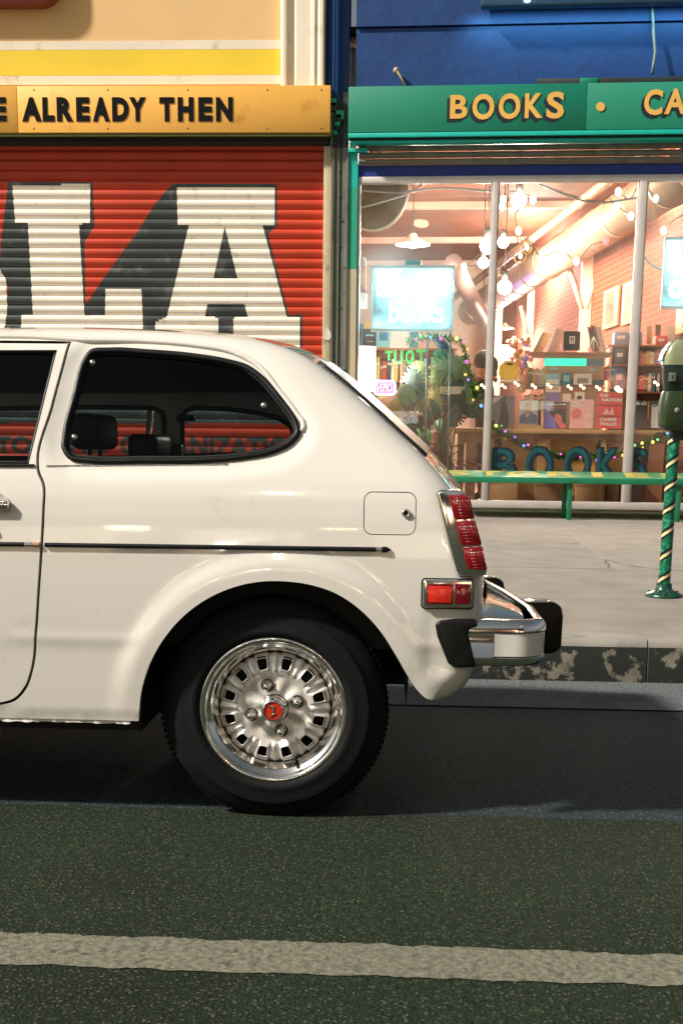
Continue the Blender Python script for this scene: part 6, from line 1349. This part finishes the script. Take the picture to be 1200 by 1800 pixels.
# records and big books leaning on top
zt_i = PS(1000, 619, vi).z
def lean_book(x0, x1, ya_, yb_, dx, m, lab, yaw=0): 
    v = vi + .02; a = PS(x0, yb_, v); b = PS(x1, ya_, v); h_ = b.z - a.z; mb = MB(); w_ = .022
    mb.add([W(*q) for q in ((a.x, v, a.z), (a.x + w_, v, a.z), (a.x + w_ + .1, v + .22, a.z), (a.x + .1, v + .22, a.z), (b.x - w_, v, b.z), (b.x, v, b.z), (b.x + .1, v + .22, b.z), (b.x - w_ + .1, v + .22, b.z))], [(0,3,2,1),(4,5,6,7),(0,1,5,4),(1,2,6,5),(2,3,7,6),(3,0,4,7)]); build('leaning_book', mb, m, label=lab, cat='book')
lean_book(934, 957, 584, 620, 0, PM['tan'], 'tan album leaning left on top of the island shelf'); lean_book(960, 980, 577, 619, 0, pw, 'white album leaning left beside the black one'); 
cover(989, 582, 1020, 616, vi, pb, 'black album with a small white framed portrait on the island top', [('poly', sq(.36, .36, .68, .74), pw), ('poly', sq(.42, .42, .62, .68), pb), ('poly', [(.46, .44), (.58, .44), (.56, .62), (.5, .66)], pskin)])
for k, (x0, x1, y0, y1, m, lab) in enumerate(((1029, 1044, 574, 617, PM['grey'], 'grey album standing edgewise right of the black one, left of three'), (1036, 1052, 572, 617, PM['brown'], 'brown album standing edgewise right of the black one, middle of three'), (1044, 1062, 574, 618, PM['white'], 'white album leaning right at the end of the island top'))):
    v = vi + .03 * k; a = PS(x0, y1, v); b = PS(x1, y0, v); mb = MB(); mb.add([W(*q) for q in ((b.x - .02, v, a.z), (b.x, v, a.z), (b.x + .06, v + .2, a.z), (b.x + .04, v + .2, a.z), (a.x, v, b.z), (a.x + .02, v, b.z), (a.x + .08, v + .2, b.z), (a.x + .06, v + .2, b.z))], [(0,3,2,1),(4,5,6,7),(0,1,5,4),(1,2,6,5),(2,3,7,6),(3,0,4,7)]); build('leaning_book', mb, m, label=lab, cat='book')
t = thing('wire_easel', IW(1045, 618, vi), 'white wire easel legs below the leaning albums at the island end', 'easel')
for x0, x1 in ((1040, 1032), (1042, 1042), (1046, 1054)): mb = MB(); mb.tube([IW(1043, 592, vi - .02), IW(x1, 617, vi - .05)], .006, 5); build('leg', mb, pw, t)
# dried flowers and yellow round sign left of the island
t = thing('yellow_sign', IW(893, 669, 2.0), 'yellow octagonal sign propped on a white ledge left of the island', 'sign')
cc = PS(893, 652, 2.0); mb = MB(); mb.prism([(cc.x + .115 * math.cos(R(22 + 45 * k)), cc.z + .12 * math.sin(R(22 + 45 * k))) for k in range(8)], lambda x, z: W(x, 2.0, z), lambda x, z: W(x, 2.02, z)); build('face', mb, mat('sign_yellow', C(240, 200, 40), rough=.5), t)
for dx, dz, s_ in ((.01, .075, .035),): mb = MB(); mb.box((cc.x + dx - s_, 1.994, cc.z + dz - .012), (cc.x + dx + s_, 1.9995, cc.z + dz + .012), M=MS); build('printed_mark', mb, pb, t)
mb = MB(); rbox(mb, 880, 667, 912, 671, 1.95, 2.2); build('wall_ledge', mb, pw, label='white ledge carrying the yellow octagonal sign', cat='ledge')
t = thing('dried_flowers', IW(915, 660, 2.1), 'bunch of dried orange and violet flowers beside the yellow sign', 'dried flowers'); rf_ = random.Random(9); bpt = IW(916, 690, 2.1); mb = MB(); mb.lathe([(.04, 0), (.055, .1), (.04, .2), (.03, .2)], Matrix.Translation(bpt), 14); build('vase', mb, PM['tan'], t)
for k in range(34):
    p = IW(rf_.uniform(896, 932), rf_.uniform(592, 660), 2.1 + rf_.uniform(-.1, .1)); mb = MB(); mb.sphere(p, rf_.uniform(.018, .04), 7, 5); mb.tube([bpt + Vector((0, 0, .2)), p], .003, 4); build('flower', mb, rf_.choice([PM['orange'], PM['yellow'], PM['pink'], ppur, PM['tan']]), t)
mb = MB(); rbox(mb, 878, 606, 905, 640, 3.0, 3.05); build('glowing_screen', mb, glow('warm_screen', (1, .85, .7), 2.2), label='glowing white screen behind the dried flowers', cat='screen')
# ---- right wall shelving
vr = 3.0
rsf = thing('wall_shelves', IW(1120, 850, vr), 'brown wall shelves crowded with books in front of the brick wall', 'shelves')
def sh_line(y, x0=1068, x1=1210): mb = MB(); a = PS(x0, y, vr); b = PS(x1, y, vr); mb.box((a.x, vr, a.z - .02), (b.x, vr + .3, a.z), M=MS); build('shelf', mb, m_woodd, rsf)
for y in (606, 640, 688, 735): sh_line(y)
mb = MB(); a = PS(1068, 740, vr); b = PS(1210, 606, vr); mb.box((a.x, vr + .3, ZI), (b.x, vr + .32, b.z), M=MS); build('back_panel', mb, m_woodd, rsf)
for x in (1068, 1112, 1210): mb = MB(); u = PS(x, 700, vr).x; mb.box((u - .015, vr - .004, ZI), (u + .015, vr + .3, b.z - .021), M=MS); build('upright', mb, m_beam, rsf)
g3 = 'books on the wall shelves'
row(1122, 1158, 640, 612, vr + .04, 'on top wall shelf right of second window bar', g3); row(1114, 1160, 688, 648, vr + .04, 'on middle wall shelf right of second window bar', g3); row(1168, 1208, 688, 648, vr + .04, 'on the middle wall shelf behind the meter', g3); row(1114, 1160, 735, 700, vr + .04, 'on lower wall shelf right of second window bar', g3)
m_gb = mat('grey_blue_box', C(150, 160, 190), rough=.6)
for x0, y0, x1, y1, m, lab in ((1079, 583, 1104, 606, m_gb, 'grey blue storage box left of the second window bar, on the top shelf'), (1106, 583, 1128, 606, m_gb, 'grey blue storage box right of the second window bar, on the top shelf'), (1080, 612, 1098, 640, mat('dusky_box', C(96, 108, 120), rough=.6), 'dusky file box on the second shelf left of the window bar'), (1078, 644, 1098, 688, mat('blue_box', C(104, 130, 184), rough=.6), 'tall blue file box on the third shelf left of the window bar'), (1152, 590, 1172, 608, pred, 'red box among the brown papers on the top shelf')):
    t = thing('file_box', IW((x0 + x1) / 2, y1, vr), lab, 'box'); mb = MB(); rbox(mb, x0, y0, x1, y1, vr + .03, vr + .25, dz0=.002); build('carton', mb, m, t, bevel=.006); mb = MB(); rbox(mb, x0 + (x1 - x0) * .2, y0 + (y1 - y0) * .3, x0 + (x1 - x0) * .75, y0 + (y1 - y0) * .55, vr + .022, vr + .029); build('box_label', mb, pw, t)
for x0, x1, y0, cn_, lab in ((1135, 1146, 572, 'tan', 'tan portfolio leaning on the top wall shelf, left of three'), (1150, 1162, 570, 'brown', 'brown portfolio leaning on the top wall shelf, middle of three'), (1166, 1186, 572, 'cream', 'cream portfolio leaning on the top wall shelf, right of three')): cover(x0, y0, x1, 605, vr + .1, PM[cn_], lab, tilt=.2, yaw=.2)
# framed pictures on the brick wall
def wallpic(px0, px1, pyc, hpx, lab):
    q = []
    for px in (px0, px1):
        d = ray(px, 788); nrm = DN; s_ = (A - CP).dot(nrm) / d.dot(nrm); q.append(CP + d * s_)
    d0 = q[0].y; s_ = d0 / FPX; zc_ = HC + (788 - pyc) * s_; h_ = hpx * s_; q = [Vector((p.x, p.y, 0)) - DN * .03 for p in q]; L_ = q[1] - q[0]
    t = thing('picture_frame', q[0].lerp(q[1], .5) + Vector((0, 0, zc_ - h_ / 2)), lab, 'picture')
    def P(a, b, dd): return q[0] + L_ * a + Vector((0, 0, zc_ - h_ / 2 + h_ * b)) - DN * dd
    mb = MB(); mb.prism([(0, 0), (1, 0), (1, 1), (0, 1)], lambda a, b: P(a, b, .02), lambda a, b: P(a, b, -.02)); build('frame', mb, mat('pale_frame', C(226, 180, 140), rough=.5), t, bevel=.005)
    mb = MB(); mb.prism([(.2, .1), (.8, .1), (.8, .9), (.2, .9)], lambda a, b: P(a, b, .024), lambda a, b: P(a, b, .0205)); build('picture', mb, mat('picture_sheet', C(150, 110, 86), rough=.6, var=.5, vs_=5), t)
wallpic(1053, 1077, 557, 62, 'pale framed picture on the brick wall, farther from the window bar'); wallpic(1085, 1112, 548, 66, 'pale framed picture on the brick wall, nearest the second window bar'); wallpic(1180, 1240, 560, 70, 'large pale framed picture on the brick wall behind the meter')

# ---- person browsing behind the table
def person(px, v, facing, lab):
    hx = PS(px, 640, v).x; ztop = PS(px, 624, v).z; H = ztop - ZI; f = facing
    def J(x, y, z): return W(hx + x * f, v + y, ZI + z * H)
    nodes = {'pel': (0, 0, .53, .13, .10), 'wai': (0, 0, .62, .115, .09), 'che': (.01, 0, .73, .14, .10), 'shb': (.0, 0, .80, .11, .08), 'nec': (.02, 0, .855, .052, .05), 'hd1': (.035, 0, .90, .072, .07), 'hd2': (.04, 0, .955, .082, .078),
             'sl': (0, -.155, .805, .055, .055), 'el': (.03, -.20, .635, .045, .045), 'wl': (.20, -.16, .60, .032, .03), 'hl': (.28, -.13, .62, .035, .022), 'sr': (0, .155, .805, .055, .055), 'er': (.03, .20, .635, .045, .045), 'wr': (.21, .14, .59, .032, .03), 'hr': (.29, .11, .61, .035, .022),
             'hpl': (0, -.09, .49, .095, .09), 'knl': (.02, -.10, .27, .065, .06), 'anl': (0, -.10, .05, .045, .045), 'ftl': (.13, -.11, .02, .04, .03), 'hpr': (0, .09, .49, .095, .09), 'knr': (.02, .10, .27, .065, .06), 'anr': (0, .10, .05, .045, .045), 'ftr': (.13, .11, .02, .04, .03)}
    ed = [('pel', 'wai'), ('wai', 'che'), ('che', 'shb'), ('shb', 'nec'), ('nec', 'hd1'), ('hd1', 'hd2'), ('shb', 'sl'), ('sl', 'el'), ('el', 'wl'), ('wl', 'hl'), ('shb', 'sr'), ('sr', 'er'), ('er', 'wr'), ('wr', 'hr'), ('pel', 'hpl'), ('hpl', 'knl'), ('knl', 'anl'), ('anl', 'ftl'), ('pel', 'hpr'), ('hpr', 'knr'), ('knr', 'anr'), ('anr', 'ftr')]
    base = J(0, 0, 0); t = thing('person', base, lab, 'person'); bm = bmesh.new(); lay = bm.verts.layers.skin.verify(); vd = {}
    for k, (x, y, z, rx, ry) in nodes.items(): b = bm.verts.new(J(x, y, z) - base); b[lay].radius = (rx, ry); b[lay].use_root = (k == 'pel'); vd[k] = b
    # fingers
    for s_, w_, side in (('hl', -1, -.13), ('hr', 1, .11)):
        for i in range(4):
            a_ = bm.verts.new(J(.33, side + (i - 1.5) * .018, .625 if s_ == 'hl' else .615) - base); b_ = bm.verts.new(J(.37, side + (i - 1.5) * .02, .615) - base)
            a_[lay].radius = (.010, .010); b_[lay].radius = (.008, .008); bm.edges.new((vd[s_], a_)); bm.edges.new((a_, b_))
    for a_, b_ in ed: bm.edges.new((vd[a_], vd[b_]))
    me = bpy.data.meshes.new('skin_src'); bm.to_mesh(me); bm.free(); ob = bpy.data.objects.new('skin_src', me); COL.objects.link(ob); ob.modifiers.new('s', 'SKIN'); sbv = ob.modifiers.new('d', 'SUBSURF'); sbv.levels = 2
    dg = bpy.context.evaluated_depsgraph_get(); dg.update(); ev = ob.evaluated_get(dg); m2 = bpy.data.meshes.new_from_object(ev); bpy.data.objects.remove(ob)
    for m in (mat('skin_tone', C(206, 150, 120), rough=.5), mat('black_jacket', C(30, 28, 32), rough=.8, var=.2), mat('dark_trousers', C(40, 44, 60), rough=.8)): m2.materials.append(m)
    for p_ in m2.polygons:
        p_.use_smooth = True; z_ = p_.center.z / H; dx = (p_.center - Vector((0, 0, 0))).dot(SU) * f
        p_.material_index = 0 if z_ > .85 or (dx > .20 and z_ > .5) else 1 if z_ > .52 else 2
    o = bpy.data.objects.new('body', m2); COL.objects.link(o); o.parent = t; ORG[o.name] = base
    hc_ = J(.02, 0, .955); mb = MB(); mb.sphere(hc_ + Vector((0, 0, .012)), .115, 18, 12, sc=(1, .9, 1.05)); mb.sphere(J(-.075, 0, .93), .07, 12, 8, sc=(1, .9, 1.5)); mb.sphere(J(-.06, 0, .875), .075, 12, 8, sc=(1, 1, 1.3))
    mb.v = [tuple(v_) for v_ in mb.v]; build('hair', mb, mat('dark_hair', C(40, 24, 18), rough=.6, var=.3, vs_=40), t)
    mb = MB(); mb.sphere(J(.135, 0, .945), .018, 8, 6, sc=(1.2, .7, 1.4)); build('nose', mb, mat('skin_tone', C(206, 150, 120)), t)
    mb = MB(); mb.tube([J(.11 * math.cos(a), .13 * math.sin(a), .835) for a in np.linspace(0, 2 * math.pi, 20)[:-1]], .035, 8, closed=True); build('fur_collar', mb, mat('fur_collar', C(130, 84, 56), rough=.9, bump=.8, bs=60), t)
person(853, 2.3, -1, 'dark haired person in black jacket with brown fur collar beside the first window bar')

# ================================================================= across the street: what the paint and chrome mirror
fac = mat('opposite_wall', C(92, 80, 70), rough=.8, var=.2)
for i, (x0, x1, h_) in enumerate(((-22, -9, 7.5), (-8.8, 3, 5.5), (3.2, 15, 6.5))):
    t = thing('opposite_building', ((x0 + x1) / 2, -17, 0), ['tall brown shop building across the street at the far left', 'low brown shop building straight across the street', 'brown shop building across the street on the right'][i], 'building')
    mb = MB(); mb.box((x0, -25, 0), (x1, -17, h_)); build('wall', mb, fac, t)
    for k in range(3):
        xx = x0 + 1 + k * (x1 - x0 - 1) / 3; mb = MB(); mb.box((xx, -17.04, .7), (xx + 2.3, -16.99, 2.6)); build('window', mb, glow('opposite_window', (1, .72, .45), 1.6), t)
for i, (x, y, lab) in enumerate(((-6.5, -9.5, 'street lamp across the road, leftmost of three'), (-1.6, -9.5, 'street lamp straight across the road, middle of three'), (6.0, -9.5, 'street lamp across the road, rightmost of three'))):
    t = thing('street_lamp', (x, y, 0), lab, 'street lamp', 'street lamps across the road'); mb = MB(); mb.tube([(x, y, 0), (x, y, 6.2), (x, y + .4, 6.6), (x, y + 1.2, 6.7)], .07, 10); build('lamp_post', mb, m_dark, t)
    mb = MB(); mb.sphere(Vector((x, y + 1.3, 6.62)), .2, 14, 8, sc=(1, 1.4, .5)); build('lamp_head', mb, glow('street_head', (1, .8, .5), 60), t)
for i, (x, z, w_, h_, c_, lab) in enumerate(((-5.2, 2.4, .9, .5, (1, .85, .55), 'small warm added highlight panel across the street at far left'), (-2.9, 1.75, 1.4, .5, (1, .95, .9), 'low white added highlight panel across the street'), (-1.2, 2.7, .8, .35, (1, .7, .4), 'amber added highlight panel across the street'), (1.6, 2.2, 1.2, .4, (1, .9, .7), 'long pale added highlight panel across the street'), (4.5, 2.9, 1.5, .5, (1, .35, .2), 'red added highlight panel across the street'))):  # unseen glowing panels added to put highlights on the car paint
    t = thing('highlight_panel', (x, -16.9, z), lab, 'sign'); mb = MB(); mb.box((x - w_ / 2, -16.9, z), (x + w_ / 2, -16.75, z + h_)); build('highlight_box', mb, m_dark, t); mb = MB(); mb.box((x - w_ / 2 + .05, -16.748, z + .05), (x + w_ / 2 - .05, -16.74, z + h_ - .05)); build('highlight_face', mb, glow('opp_highlight_%d' % i, c_, 15), t)
